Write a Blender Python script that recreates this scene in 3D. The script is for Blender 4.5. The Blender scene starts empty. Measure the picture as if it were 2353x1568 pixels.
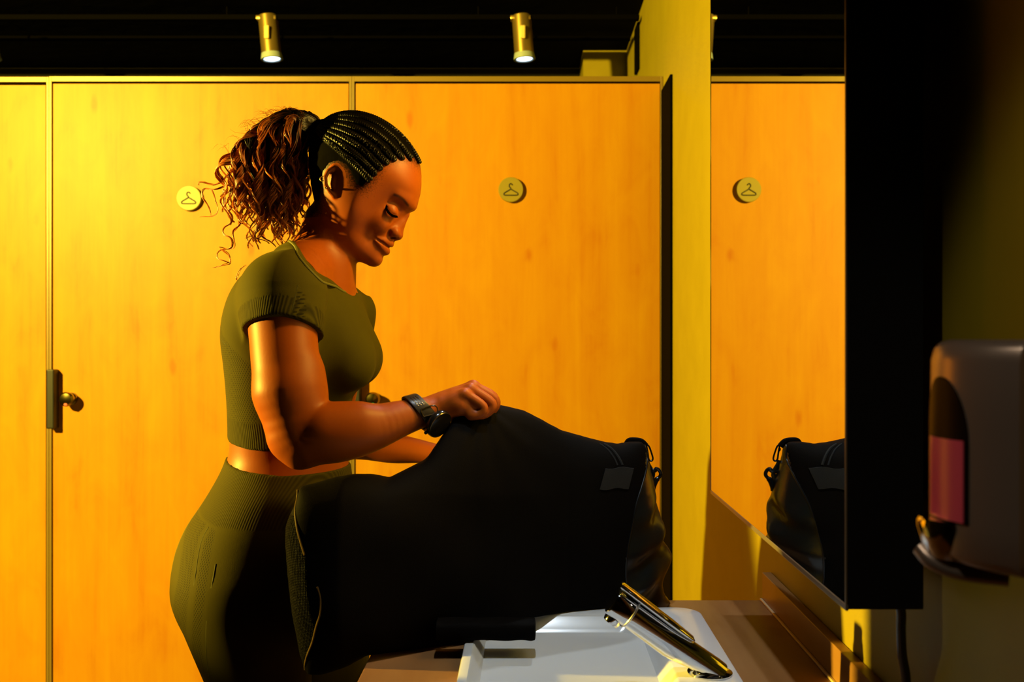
import bpy, bmesh, math, random
import numpy as np
from mathutils import Vector, Matrix

S = bpy.context.scene
COL = S.collection
F, CX, CY, HC = 2288.0, 1215.0, 772.0, 1.36      # lens in photo pixels, vanishing point, eye height

def P(px, py, y):
    return Vector(((px - CX) / F * y, y, HC - (py - CY) / F * y))

# ------------------------------------------------------------------ camera
cam = bpy.data.cameras.new('camera')
cam.sensor_width = 36.0
cam.lens = 36.0 * F / 2353.0
cam.shift_x = -(CX - 1176.5) / 2353.0
cam.shift_y = (CY - 784.0) / 2353.0
cam.clip_start = 0.05
cam.dof.use_dof = True
cam.dof.focus_distance = 1.72
cam.dof.aperture_fstop = 6.3
camo = bpy.data.objects.new('camera', cam)
camo.location = (0, 0, HC)
camo.rotation_euler = (math.radians(90), 0, 0)
COL.objects.link(camo)
S.camera = camo

# ------------------------------------------------------------------ world, exposure
w = bpy.data.worlds.new('world')
S.world = w
w.use_nodes = True
w.node_tree.nodes['Background'].inputs[0].default_value = (0.9, 0.8, 0.6, 1)
w.node_tree.nodes['Background'].inputs[1].default_value = 0.0
S.view_settings.view_transform = 'Standard'
S.view_settings.look = 'None'
S.view_settings.exposure = 0.0
S.view_settings.gamma = 1.0
S.view_settings.use_curve_mapping = False

def lamp(name, kind, loc, target, energy, color, radius=0.05, angle=60, blend=0.3):
    l = bpy.data.lights.new(name, kind)
    l.energy = energy
    l.color = color
    if kind == 'SPOT':
        l.spot_size = math.radians(angle)
        l.spot_blend = blend
    if kind == 'AREA':
        l.shape = 'DISK'
        l.size = radius * 2
    else:
        l.shadow_soft_size = radius
    o = bpy.data.objects.new(name, l)
    o.location = loc
    d = Vector(target) - Vector(loc)
    o.rotation_euler = d.to_track_quat('-Z', 'Y').to_euler()
    COL.objects.link(o)
    return o

# warm key light from far left, its bounce off the mirror side, cool ceiling spots over the basin
WASH = lamp('ceiling_lamp', 'SPOT', (-2.7, 0.4, 2.55), (-0.9, 3.1, 1.5), 1720, (1.0, 0.72, 0.09), 0.05, 118, 0.3)
KEY = lamp('key_lamp', 'SPOT', (-5.6, 1.64, 1.95), (0.0, 1.49, 1.33), 4500, (1.0, 0.69, 0.07), 0.07, 11.4, 0.12)
FILL = lamp('mirror_bounce_fill', 'SPOT', (0.31, 1.58, 1.93), (-0.30, 1.72, 1.42), 34, (1.0, 0.60, 0.09), 0.05, 62, 0.5)  # added lamp standing in for key light bounced off the mirror
COOL = lamp('basin_spot', 'SPOT', (0.02, 1.15, 2.62), (0.17, 1.46, 0.90), 48, (0.78, 0.90, 1.0), 0.03, 33, 0.25)
COOL2 = lamp('basin_spot', 'SPOT', (0.30, 2.55, 2.62), (0.18, 1.66, 1.00), 38, (0.80, 0.92, 1.0), 0.03, 34, 0.4)
DISP_FILL = lamp('dispenser_fill', 'SPOT', (-0.45, 0.30, 2.50), (0.36, 0.77, 1.26), 17, (1.0, 0.84, 0.66), 0.04, 30, 0.6)  # added unseen fill brightening the dispenser and the wall beside it
S.cycles.diffuse_bounces = 1

# ------------------------------------------------------------------ materials
def mat(name, color, rough=0.5, metal=0.0, spec=0.5, **kw):
    m = bpy.data.materials.new(name)
    m.use_nodes = True
    b = m.node_tree.nodes['Principled BSDF']
    b.inputs['Base Color'].default_value = (*color, 1)
    b.inputs['Roughness'].default_value = rough
    b.inputs['Metallic'].default_value = metal
    b.inputs['Specular IOR Level'].default_value = spec
    for k, v in kw.items():
        b.inputs[k.replace('_', ' ')].default_value = v
    return m

def N(m, t, **kw):
    n = m.node_tree.nodes.new(t)
    for k, v in kw.items():
        setattr(n, k, v)
    return n

def L(m, a, b):
    m.node_tree.links.new(a, b)

def ramp(m, fac, stops):
    r = N(m, 'ShaderNodeValToRGB')
    e = r.color_ramp.elements
    while len(e) < len(stops):
        e.new(0.5)
    for i, (p, c) in enumerate(stops):
        e[i].position = p
        e[i].color = (*c, 1)
    L(m, fac, r.inputs[0])
    return r.outputs[0]

def bsdf(m):
    return m.node_tree.nodes['Principled BSDF']

def noise_bump(m, scale=40, strength=0.2, dist=0.002, detail=4, stretch=(1, 1, 1)):
    tc = N(m, 'ShaderNodeTexCoord')
    mp = N(m, 'ShaderNodeMapping')
    mp.inputs['Scale'].default_value = stretch
    L(m, tc.outputs['Object'], mp.inputs[0])
    n = N(m, 'ShaderNodeTexNoise')
    n.inputs['Scale'].default_value = scale
    n.inputs['Detail'].default_value = detail
    L(m, mp.outputs[0], n.inputs['Vector'])
    b = N(m, 'ShaderNodeBump')
    b.inputs['Strength'].default_value = strength
    b.inputs['Distance'].default_value = dist
    L(m, n.outputs['Fac'], b.inputs['Height'])
    L(m, b.outputs[0], bsdf(m).inputs['Normal'])
    return n

def wood(name, light, dark, axis='Z', rough=0.45, gscale=1.0, knots=True, spec=0.2):
    """laminate wood: fine grain along one axis, soft cloudy figure, small knots"""
    m = mat(name, light, rough, 0, spec)
    tc = N(m, 'ShaderNodeTexCoord')
    mp = N(m, 'ShaderNodeMapping')
    st = {'Z': (14, 14, 0.9), 'Y': (14, 0.9, 14), 'X': (0.9, 14, 14)}[axis]
    mp.inputs['Scale'].default_value = tuple(s * gscale for s in st)
    L(m, tc.outputs['Object'], mp.inputs[0])
    n1 = N(m, 'ShaderNodeTexNoise')
    n1.inputs['Scale'].default_value = 1.1
    n1.inputs['Detail'].default_value = 6
    n1.inputs['Distortion'].default_value = 0.6
    L(m, mp.outputs[0], n1.inputs['Vector'])
    mp2 = N(m, 'ShaderNodeMapping')
    st2 = {'Z': (90, 90, 3), 'Y': (90, 3, 90), 'X': (3, 90, 90)}[axis]
    mp2.inputs['Scale'].default_value = tuple(s * gscale for s in st2)
    L(m, tc.outputs['Object'], mp2.inputs[0])
    n2 = N(m, 'ShaderNodeTexNoise')
    n2.inputs['Scale'].default_value = 1.0
    n2.inputs['Detail'].default_value = 3
    L(m, mp2.outputs[0], n2.inputs['Vector'])
    mp3 = N(m, 'ShaderNodeMapping')
    st3 = {'Z': (7, 7, 3.0), 'Y': (7, 3.0, 7), 'X': (3.0, 7, 7)}[axis]
    mp3.inputs['Scale'].default_value = tuple(s * gscale for s in st3)
    L(m, tc.outputs['Object'], mp3.inputs[0])
    n3 = N(m, 'ShaderNodeTexNoise')
    n3.inputs['Scale'].default_value = 1.5
    n3.inputs['Detail'].default_value = 5
    n3.inputs['Roughness'].default_value = 0.6
    n3.inputs['Distortion'].default_value = 0.8
    L(m, mp3.outputs[0], n3.inputs['Vector'])
    def math_(op, a, b):
        q = N(m, 'ShaderNodeMath', operation=op)
        for i, v in enumerate((a, b)):
            if isinstance(v, (int, float)):
                q.inputs[i].default_value = v
            else:
                L(m, v, q.inputs[i])
        return q.outputs[0]
    a = math_('MULTIPLY', n1.outputs['Fac'], 0.50)
    b = math_('MULTIPLY', n2.outputs['Fac'], 0.16)
    c = math_('MULTIPLY', n3.outputs['Fac'], 0.45)
    t = math_('ADD', math_('ADD', a, b), c)
    if knots:
        v = N(m, 'ShaderNodeTexVoronoi')
        v.inputs['Scale'].default_value = 1.25
        v.inputs['Randomness'].default_value = 1.0
        nd = N(m, 'ShaderNodeMixRGB')
        nd.inputs[0].default_value = 0.10
        L(m, mp3.outputs[0], nd.inputs[1])
        L(m, n3.outputs['Color'], nd.inputs[2])
        L(m, nd.outputs[0], v.inputs['Vector'])
        mr = N(m, 'ShaderNodeMapRange')
        mr.inputs['From Min'].default_value = 0.02
        mr.inputs['From Max'].default_value = 0.13
        mr.inputs['To Min'].default_value = 0.26
        mr.inputs['To Max'].default_value = 0.0
        L(m, v.outputs['Distance'], mr.inputs['Value'])
        t = math_('ADD', t, mr.outputs[0])
    col = ramp(m, t, [(0.40, light), (0.60, tuple(0.6 * l + 0.4 * d for l, d in zip(light, dark))), (0.78, dark)])
    L(m, col, bsdf(m).inputs['Base Color'])
    return m

M = {}
M['door_wood'] = wood('door_wood', (0.46, 0.212, 0.003), (0.38, 0.125, 0.002))
M['counter_wood'] = wood('counter_wood', (0.30, 0.145, 0.05), (0.19, 0.07, 0.02), axis='Y', rough=0.35)
M['splash_wood'] = wood('splash_wood', (0.33, 0.17, 0.05), (0.23, 0.09, 0.025), axis='Y', rough=0.35)
M['edge_wood'] = mat('edge_wood', (0.68, 0.50, 0.26), 0.4)
M['frame_metal'] = mat('frame_metal', (0.20, 0.13, 0.02), 0.4, 0.2)
noise_bump(M['frame_metal'], 60, 0.05, 0.001)
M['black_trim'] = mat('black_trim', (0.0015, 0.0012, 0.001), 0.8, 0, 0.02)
M['wall_paint'] = mat('wall_paint', (0.62, 0.55, 0.015), 0.5, 0, 0.3)
nn = noise_bump(M['wall_paint'], 9, 0.12, 0.004, 5)
L(M['wall_paint'], ramp(M['wall_paint'], nn.outputs['Fac'], [(0.3, (0.29, 0.225, 0.006)), (0.7, (0.32, 0.25, 0.008))]), bsdf(M['wall_paint']).inputs['Base Color'])
M['dark_wall'] = mat('dark_wall', (0.03, 0.025, 0.006), 0.7, 0, 0.1)
M['ceiling_black'] = mat('ceiling_black', (0.0012, 0.0010, 0.0016), 0.9, 0, 0.05)
noise_bump(M['ceiling_black'], 12, 0.3, 0.01)
M['floor_tile'] = mat('floor_tile', (0.05, 0.045, 0.04), 0.4)
noise_bump(M['floor_tile'], 30, 0.2, 0.002)
M['ceramic'] = mat('ceramic', (0.58, 0.58, 0.58), 0.12, 0, 0.5)
M['chrome'] = mat('chrome', (0.85, 0.85, 0.86), 0.07, 1.0)
M['steel'] = mat('steel', (0.50, 0.48, 0.45), 0.32, 1.0)
noise_bump(M['steel'], 80, 0.05, 0.0005)
M['mirror'] = mat('mirror', (0.93, 0.94, 0.92), 0.0, 1.0)
M['mirror_edge'] = mat('mirror_edge', (0.22, 0.18, 0.11), 0.3, 0.4)
M['cabinet_black'] = mat('cabinet_black', (0.004, 0.004, 0.004), 0.7, 0, 0.2)
M['sign_metal'] = mat('sign_metal', (0.24, 0.19, 0.02), 0.45, 0.1)
M['icon_black'] = mat('icon_black', (0.02, 0.014, 0.006), 0.6)
M['lock_black'] = mat('lock_black', (0.006, 0.005, 0.004), 0.45)
M['knob_brass'] = mat('knob_brass', (0.30, 0.24, 0.08), 0.18, 1.0)
M['lamp_body'] = mat('lamp_body', (0.50, 0.34, 0.10), 0.3, 0.8)
M['lamp_trim'] = mat('lamp_trim', (0.5, 0.6, 0.65), 0.3, 0.3)
def emit(name, c, s):
    m = mat(name, (0, 0, 0), 0.5)
    bsdf(m).inputs['Emission Color'].default_value = (*c, 1)
    bsdf(m).inputs['Emission Strength'].default_value = s
    return m
M['lamp_glow'] = emit('lamp_glow', (0.80, 0.93, 1.0), 6)
M['led_orange'] = emit('led_orange', (1.0, 0.16, 0.02), 1.6)
M['led_green'] = emit('led_green', (0.25, 1.0, 0.06), 1.2)
M['driver_cream'] = mat('driver_cream', (0.80, 0.60, 0.20), 0.5)
M['soap'] = mat('soap', (0.80, 0.10, 0.16), 0.25, 0, 0.5)
M['window_dark'] = mat('window_dark', (0.006, 0.003, 0.003), 0.4, 0, 0.1)
M['disp_steel'] = mat('disp_steel', (0.34, 0.26, 0.20), 0.30, 0.55)
M['disp_plate'] = mat('disp_plate', (0.03, 0.025, 0.015), 0.5)
# bag
M['bag_cloth'] = mat('bag_cloth', (0.0022, 0.0014, 0.0009), 0.75, 0, 0.05)
noise_bump(M['bag_cloth'], 900, 0.5, 0.0006, 2)
M['bag_satin'] = mat('bag_satin', (0.005, 0.007, 0.007), 0.27, 0, 0.6)
M['bag_web'] = mat('bag_web', (0.007, 0.007, 0.007), 0.7, 0, 0.25)
noise_bump(M['bag_web'], 1500, 0.8, 0.0008, 2)
M['bag_mesh'] = mat('bag_mesh', (0.0007, 0.0004, 0.0002), 0.6, 0, 0.03)
def dots_bump(m, scale, strength, dist):
    tc = N(m, 'ShaderNodeTexCoord')
    v = N(m, 'ShaderNodeTexVoronoi')
    v.inputs['Scale'].default_value = scale
    v.inputs['Randomness'].default_value = 0.05
    L(m, tc.outputs['Object'], v.inputs['Vector'])
    b = N(m, 'ShaderNodeBump')
    b.inputs['Strength'].default_value = strength
    b.inputs['Distance'].default_value = dist
    L(m, v.outputs['Distance'], b.inputs['Height'])
    L(m, b.outputs[0], bsdf(m).inputs['Normal'])
dots_bump(M['bag_mesh'], 420, 1.0, 0.002)
M['bag_pipe'] = mat('bag_pipe', (0.10, 0.060, 0.018), 0.35)
M['bag_plastic'] = mat('bag_plastic', (0.006, 0.006, 0.006), 0.22)
# watch
M['watch_rubber'] = mat('watch_rubber', (0.030, 0.022, 0.010), 0.35)
M['watch_case'] = mat('watch_case', (0.012, 0.010, 0.007), 0.18, 0.2)
M['watch_rim'] = mat('watch_rim', (0.16, 0.11, 0.04), 0.25, 0.9)
M['gold'] = mat('gold', (0.9, 0.65, 0.3), 0.15, 1.0)
# person
def attr_mat(name, rough, spec):
    m = mat(name, (1, 1, 1), rough, 0, spec)
    a = N(m, 'ShaderNodeAttribute', attribute_name='Col')
    L(m, a.outputs['Color'], bsdf(m).inputs['Base Color'])
    return m
M['skin'] = attr_mat('skin', 0.46, 0.22)
noise_bump(M['skin'], 260, 0.10, 0.0008, 4)
bsdf(M['skin']).inputs['Subsurface Weight'].default_value = 0.04
bsdf(M['skin']).inputs['Subsurface Radius'].default_value = (0.012, 0.004, 0.001)
bsdf(M['skin']).inputs['Subsurface Scale'].default_value = 0.5
def knit_mat(name, base, dark):
    """olive knit; attribute 'Col': R = dotted openwork, G = vertical ribs, B = cuff"""
    m = mat(name, base, 0.8, 0, 0.10)
    bsdf(m).inputs['Sheen Weight'].default_value = 0.06
    bsdf(m).inputs['Sheen Tint'].default_value = (0.9, 0.8, 0.2, 1)
    a = N(m, 'ShaderNodeAttribute', attribute_name='Col')
    sep = N(m, 'ShaderNodeSeparateColor')
    L(m, a.outputs['Color'], sep.inputs[0])
    tc = N(m, 'ShaderNodeTexCoord')
    sx = N(m, 'ShaderNodeSeparateXYZ')
    L(m, tc.outputs['Object'], sx.inputs[0])
    def mth(op, a_, b_=0.0):
        q = N(m, 'ShaderNodeMath', operation=op)
        for i, v in enumerate((a_, b_)):
            if isinstance(v, (int, float)):
                q.inputs[i].default_value = v
            else:
                L(m, v, q.inputs[i])
        return q.outputs[0]
    # horizontal coordinate runs around the limb
    u = mth('SUBTRACT', sx.outputs[0], mth('MULTIPLY', sx.outputs[1], 0.9))
    k = 2 * math.pi / 0.0062
    su = mth('SINE', mth('MULTIPLY', u, k))
    sv = mth('SINE', mth('MULTIPLY', sx.outputs[2], k * 0.92))
    dot = mth('GREATER_THAN', mth('MULTIPLY', su, sv), 0.22)
    dots = mth('MULTIPLY', dot, sep.outputs[0])
    rib = mth('MULTIPLY', mth('ADD', mth('MULTIPLY', mth('SINE', mth('MULTIPLY', u, 2 * math.pi / 0.0046)), 0.5), 0.5), sep.outputs[1])
    f = mth('MINIMUM', mth('ADD', mth('MULTIPLY', dots, 0.8), mth('MULTIPLY', rib, 0.75)), 1.0)
    mx = N(m, 'ShaderNodeMixRGB')
    L(m, f, mx.inputs[0])
    mx.inputs[1].default_value = (*base, 1)
    mx.inputs[2].default_value = (*dark, 1)
    L(m, mx.outputs[0], bsdf(m).inputs['Base Color'])
    n = N(m, 'ShaderNodeTexNoise')
    n.inputs['Scale'].default_value = 900
    L(m, tc.outputs['Object'], n.inputs['Vector'])
    h = mth('SUBTRACT', mth('MULTIPLY', n.outputs['Fac'], 0.35), f)
    b = N(m, 'ShaderNodeBump')
    b.inputs['Strength'].default_value = 0.35
    b.inputs['Distance'].default_value = 0.0012
    L(m, h, b.inputs['Height'])
    L(m, b.outputs[0], bsdf(m).inputs['Normal'])
    return m
M['knit'] = knit_mat('knit', (0.064, 0.053, 0.002), (0.012, 0.010, 0.001))
M['seam'] = mat('seam', (0.13, 0.125, 0.014), 0.7)
M['seam_dark'] = mat('seam_dark', (0.04, 0.04, 0.005), 0.8)
M['hair_black'] = mat('hair_black', (0.003, 0.002, 0.0015), 0.40, 0, 0.28)
M['hair_cap'] = mat('hair_cap', (0.002, 0.0015, 0.001), 0.9, 0, 0.03)
M['hair_curl'] = attr_mat('hair_curl', 0.36, 0.5)
M['lash'] = mat('lash', (0.002, 0.001, 0.001), 0.9, 0, 0.0)

# ------------------------------------------------------------------ mesh helpers
def link(name, me, m, parent=None, smooth=False):
    o = bpy.data.objects.new(name, me)
    COL.objects.link(o)
    if m is not None:
        me.materials.append(m)
    if parent is not None:
        o.parent = parent
        o.matrix_parent_inverse = Matrix.Translation(-parent.location) if parent.type == 'EMPTY' and parent.parent is None else Matrix.Identity(4)
    if smooth:
        me.polygons.foreach_set('use_smooth', [True] * len(me.polygons))
    return o

def tag(o, label=None, cat=None, group=None, kind=None):
    if label: o['label'] = label
    if cat: o['category'] = cat
    if group: o['group'] = group
    if kind: o['kind'] = kind
    return o

def thing(name, label, cat, loc=(0, 0, 0), group=None):
    o = bpy.data.objects.new(name, None)
    o.location = loc
    o.empty_display_size = 0.05
    COL.objects.link(o)
    return tag(o, label, cat, group)

def raw(verts, faces):
    me = bpy.data.meshes.new('m')
    me.from_pydata([tuple(v) for v in verts], [], faces)
    me.update()
    return me

class MB:
    """collects shapes into one mesh"""
    def __init__(s):
        s.v, s.f = [], []
    def add(s, v, f):
        k = len(s.v)
        s.v += [tuple(q) for q in v]
        s.f += [tuple(i + k for i in q) for q in f]
        return s
    def box(s, lo, hi, bev=0.0, seg=2):
        if bev <= 0:
            (a, b, c), (d, e, g) = lo, hi
            return s.add([(a, b, c), (d, b, c), (d, e, c), (a, e, c), (a, b, g), (d, b, g), (d, e, g), (a, e, g)],
                         [(0, 3, 2, 1), (4, 5, 6, 7), (0, 1, 5, 4), (1, 2, 6, 5), (2, 3, 7, 6), (3, 0, 4, 7)])
        bm = bmesh.new()
        bmesh.ops.create_cube(bm, size=1)
        for v in bm.verts:
            v.co = Vector([(l + h) / 2 + c * (h - l) for c, l, h in zip(v.co, lo, hi)])
        bmesh.ops.bevel(bm, geom=bm.edges[:], offset=bev, segments=seg, affect='EDGES', profile=0.5)
        return s.bm(bm)
    def bm(s, bm):
        bm.verts.index_update()
        s.add([v.co.copy() for v in bm.verts], [[v.index for v in f.verts] for f in bm.faces])
        bm.free()
        return s
    def tube(s, pts, r, n=10, cap=True, flat=1.0, up=None):
        pts = [Vector(p) for p in pts]
        m = len(pts)
        rr = r if hasattr(r, '__len__') else [r] * m
        T = [(pts[min(i + 1, m - 1)] - pts[max(i - 1, 0)]).normalized() for i in range(m)]
        u = Vector(up) if up is not None else T[0].orthogonal()
        u = (u - T[0] * u.dot(T[0])).normalized()
        v, f = [], []
        for i in range(m):
            u = (u - T[i] * u.dot(T[i]))
            u = u.normalized() if u.length > 1e-9 else T[i].orthogonal().normalized()
            w_ = T[i].cross(u)
            for k in range(n):
                a = 2 * math.pi * k / n
                v.append(pts[i] + (u * math.cos(a) * flat + w_ * math.sin(a)) * rr[i])
        for i in range(m - 1):
            for k in range(n):
                f.append((i * n + k, i * n + (k + 1) % n, (i + 1) * n + (k + 1) % n, (i + 1) * n + k))
        if cap:
            f.append(tuple(range(n - 1, -1, -1)))
            f.append(tuple((m - 1) * n + k for k in range(n)))
        return s.add(v, f)
    def ball(s, c, r, seg=12, rings=8):
        c = Vector(c)
        r = Vector(r) if hasattr(r, '__len__') else Vector((r, r, r))
        v, f = [], []
        for i in range(rings + 1):
            t = math.pi * i / rings
            for k in range(seg):
                a = 2 * math.pi * k / seg
                v.append((c.x + r.x * math.sin(t) * math.cos(a), c.y + r.y * math.sin(t) * math.sin(a), c.z + r.z * math.cos(t)))
        for i in range(rings):
            for k in range(seg):
                f.append((i * seg + k, (i + 1) * seg + k, (i + 1) * seg + (k + 1) % seg, i * seg + (k + 1) % seg))
        return s.add(v, f)
    def lathe(s, base, axis, prof, n=32, cap=True):
        """prof: (distance along axis, radius)"""
        ax = Vector(axis).normalized()
        u = ax.orthogonal().normalized()
        w_ = ax.cross(u)
        b = Vector(base)
        v, f = [], []
        for h, r in prof:
            for k in range(n):
                a = 2 * math.pi * k / n
                v.append(b + ax * h + (u * math.cos(a) + w_ * math.sin(a)) * r)
        for i in range(len(prof) - 1):
            for k in range(n):
                f.append((i * n + k, i * n + (k + 1) % n, (i + 1) * n + (k + 1) % n, (i + 1) * n + k))
        if cap:
            f.append(tuple(range(n - 1, -1, -1)))
            f.append(tuple((len(prof) - 1) * n + k for k in range(n)))
        return s.add(v, f)
    def prism(s, poly, lift):
        """poly: 3-D points of a planar outline; lift: vector"""
        n = len(poly)
        lv = Vector(lift)
        v = [Vector(p) for p in poly] + [Vector(p) + lv for p in poly]
        f = [tuple(range(n - 1, -1, -1)), tuple(range(n, 2 * n))] + [(i, (i + 1) % n, n + (i + 1) % n, n + i) for i in range(n)]
        return s.add(v, f)
    def build(s, name, m, parent=None, smooth=False, kind=None):
        me = raw(s.v, s.f)
        bm = bmesh.new()
        bm.from_mesh(me)
        bmesh.ops.recalc_face_normals(bm, faces=bm.faces)
        bm.to_mesh(me)
        bm.free()
        o = link(name, me, m, parent, smooth)
        if smooth:
            me.set_sharp_from_angle(angle=math.radians(40))
        if kind: o['kind'] = kind
        return o

def catmull(pts, n=8):
    pts = [Vector(p) for p in pts]
    out = []
    for i in range(len(pts) - 1):
        p0, p1, p2, p3 = pts[max(i - 1, 0)], pts[i], pts[i + 1], pts[min(i + 2, len(pts) - 1)]
        for k in range(n):
            t = k / n
            out.append(0.5 * ((2 * p1) + (p2 - p0) * t + (2 * p0 - 5 * p1 + 4 * p2 - p3) * t * t + (3 * p1 - p0 - 3 * p2 + p3) * t ** 3))
    out.append(pts[-1])
    return out

# ================================================================== the room
XW = 0.449        # right wall
D = 3.32          # plane of the wardrobe doors
def struct(name, lo, hi, m):
    o = MB().box(lo, hi).build(name, m)
    return tag(o, kind='structure')

struct('floor', (-6.4, -2.4, -0.1), (0.60, 6.0, 0.0), M['floor_tile'])
struct('ceiling', (-6.4, -2.4, 2.67), (0.60, 6.0, 2.80), M['ceiling_black'])
struct('wall_right', (XW, -2.4, 0), (XW + 0.15, 6.0, 2.67), M['wall_paint'])
struct('wall_back', (-6.4, 4.87, 0), (XW, 5.0, 2.67), M['dark_wall'])
struct('wall_left', (-6.4, -2.4, 0), (-6.25, 4.87, 2.67), M['dark_wall'])
struct('wall_front', (-6.25, -2.4, 0), (XW, -2.25, 2.67), M['dark_wall'])
# boxed-in column in the far corner and an added off-frame panel blocking the warm lamps
struct('trim_1', (0.250, 4.57, 0), (XW, 4.87, 2.67), M['wall_paint'])
struct('lamp_blocker', (-1.05, -2.25, 0), (-1.00, 1.40, 2.67), M['dark_wall'])
# black edge panel on the right wall next to the wardrobes
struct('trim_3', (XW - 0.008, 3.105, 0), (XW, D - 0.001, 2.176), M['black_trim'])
v = MB().box((XW - 0.012, 4.02, 2.44), (XW, 4.13, 2.63), 0.004).build('wall_vent', M['black_trim'])
tag(v, 'small black vent panel high on the yellow side wall above the wardrobes', 'vent')

# ------------------------------------------------------------------ wardrobes
def hanger_icon(cx, cz, y, s, parent):
    """coat hanger pictogram, s = half width"""
    b = MB()
    r = 0.085 * s
    pts = [(0, .28), (-.12, .38), (-.27, .60), (-.22, .86), (0, .98), (.2, .86), (.27, .72)]
    # hook, then the two arms and the bottom bar with rounded corners
    hook = catmull([(cx + x * s, y, cz + z * s) for x, z in [(0.02, .22), (-.06, .40), (-.24, .62), (-.20, .90), (.02, 1.0), (.24, .80)]], 6)
    b.tube(hook, r, 8)
    tri = catmull([(cx + x * s, y, cz + z * s) for x, z in
                   [(0, .24), (-.45, -.03), (-.90, -.30), (-1.0, -.50), (-.85, -.62), (-.4, -.64), (.4, -.64), (.85, -.62), (1.0, -.50), (.90, -.30), (.45, -.03), (0, .24)]], 6)
    b.tube(tri, r, 8)
    b.build('hanger_icon', M['icon_black'], parent, True)

def wardrobe(x0, x1, sign, label, lock=True, led=None, ztop=2.226, doorz=2.2016):
    root = thing('wardrobe', label, 'wardrobe', ((x0 + x1) / 2, D + 0.25, 0), 'row of tall wooden changing room wardrobes')
    e = 0.0087
    b = MB()
    b.box((x0 + .0004, D, 0), (x0 + e, D + .52, ztop), 0.0008)
    b.box((x1 - e, D, 0), (x1 - .0004, D + .52, ztop), 0.0008)
    b.box((x0 + e, D, ztop - 0.0175), (x1 - e, D + .52, ztop), 0.0008)
    b.box((x0 + e, D + .50, 0.08), (x1 - e, D + .519, ztop - 0.0175))
    b.build('frame', M['frame_metal'], root)
    MB().box((x0 + e, D + .03, 0), (x1 - e, D + .05, .08)).build('plinth', M['black_trim'], root)
    dr = MB().box((x0 + e + .0045, D + .001, .085), (x1 - e - .0020, D + .021, doorz), 0.0012).build('door', M['door_wood'], root)
    if sign:
        sx, sz = sign
        sg = MB().lathe((sx, D + .0012, sz), (0, -1, 0), [(0, .0415), (.0125, .0415), (.014, .040)], 48).build('hanger_sign', M['sign_metal'], dr, True)
        # the pictogram lies on the sign: one mesh per door, part of the sign's look
        hanger_icon(sx, sz - .004, D - .0132, .0235, dr)
    if lock:
        lx, lz = x0 + .0075, 1.1505
        lk = MB().box((lx, D - .036, lz - .098), (lx + .026, D + .001, lz + .098), .004).build('lock_plate', M['lock_black'], dr)
        kx = x0 + .076
        b = MB()
        b.lathe((kx, D + .001, lz - .0), (0, -1, 0), [(0, .021), (.012, .021), (.015, .016), (.024, .016), (.028, .023), (.040, .024), (.047, .019), (.049, .008), (.0492, .001)], 32)
        kb = b.build('lock_knob', M['knob_brass'], dr, True)
        if led:
            MB().ball((kx + .001, D - .0475, lz - .0165), (.006, .003, .0045)).build('indicator_light', M[led], dr, True)
    return root

wardrobe(-3.62, -2.61, None, 'wooden wardrobe at the far left end of the row', ztop=2.224, doorz=2.199)
wardrobe(-2.61, -1.600, (-2.14, 1.82), 'brightly lit wooden wardrobe cut by the left edge of the picture', ztop=2.224, doorz=2.197)
wardrobe(-1.600, -.590, (-1.130, 1.818), 'wooden wardrobe behind the person with hanger sign beside her curls', led='led_orange')
wardrobe(-.590, .4485, (-.0595, 1.846), 'wooden wardrobe right of the person with hanger sign and next to yellow wall', led='led_green')

# ------------------------------------------------------------------ ceiling track and spotlights
tr = thing('light_track', 'dark lighting track running under the black ceiling', 'light track', (-.8, 3.96, 2.60))
MB().box((-3.6, 3.945, 2.615), (XW - .01, 3.975, 2.635), .002).build('rail', M['black_trim'], tr)
for x in (-3.2, -2.2, -1.2, -.2, .35):
    MB().tube([(x, 3.96, 2.635), (x, 3.96, 2.672)], .004, 6).build('suspension_rod', M['black_trim'], tr)
pp = thing('ceiling_pipe', 'thin dark conduit under the black ceiling behind the track', 'pipe', (-1, 4.30, 2.65))
MB().tube([(-3.6, 4.30, 2.645), (XW - .01, 4.30, 2.645)], .012, 10).build('conduit', M['black_trim'], pp)

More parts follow.
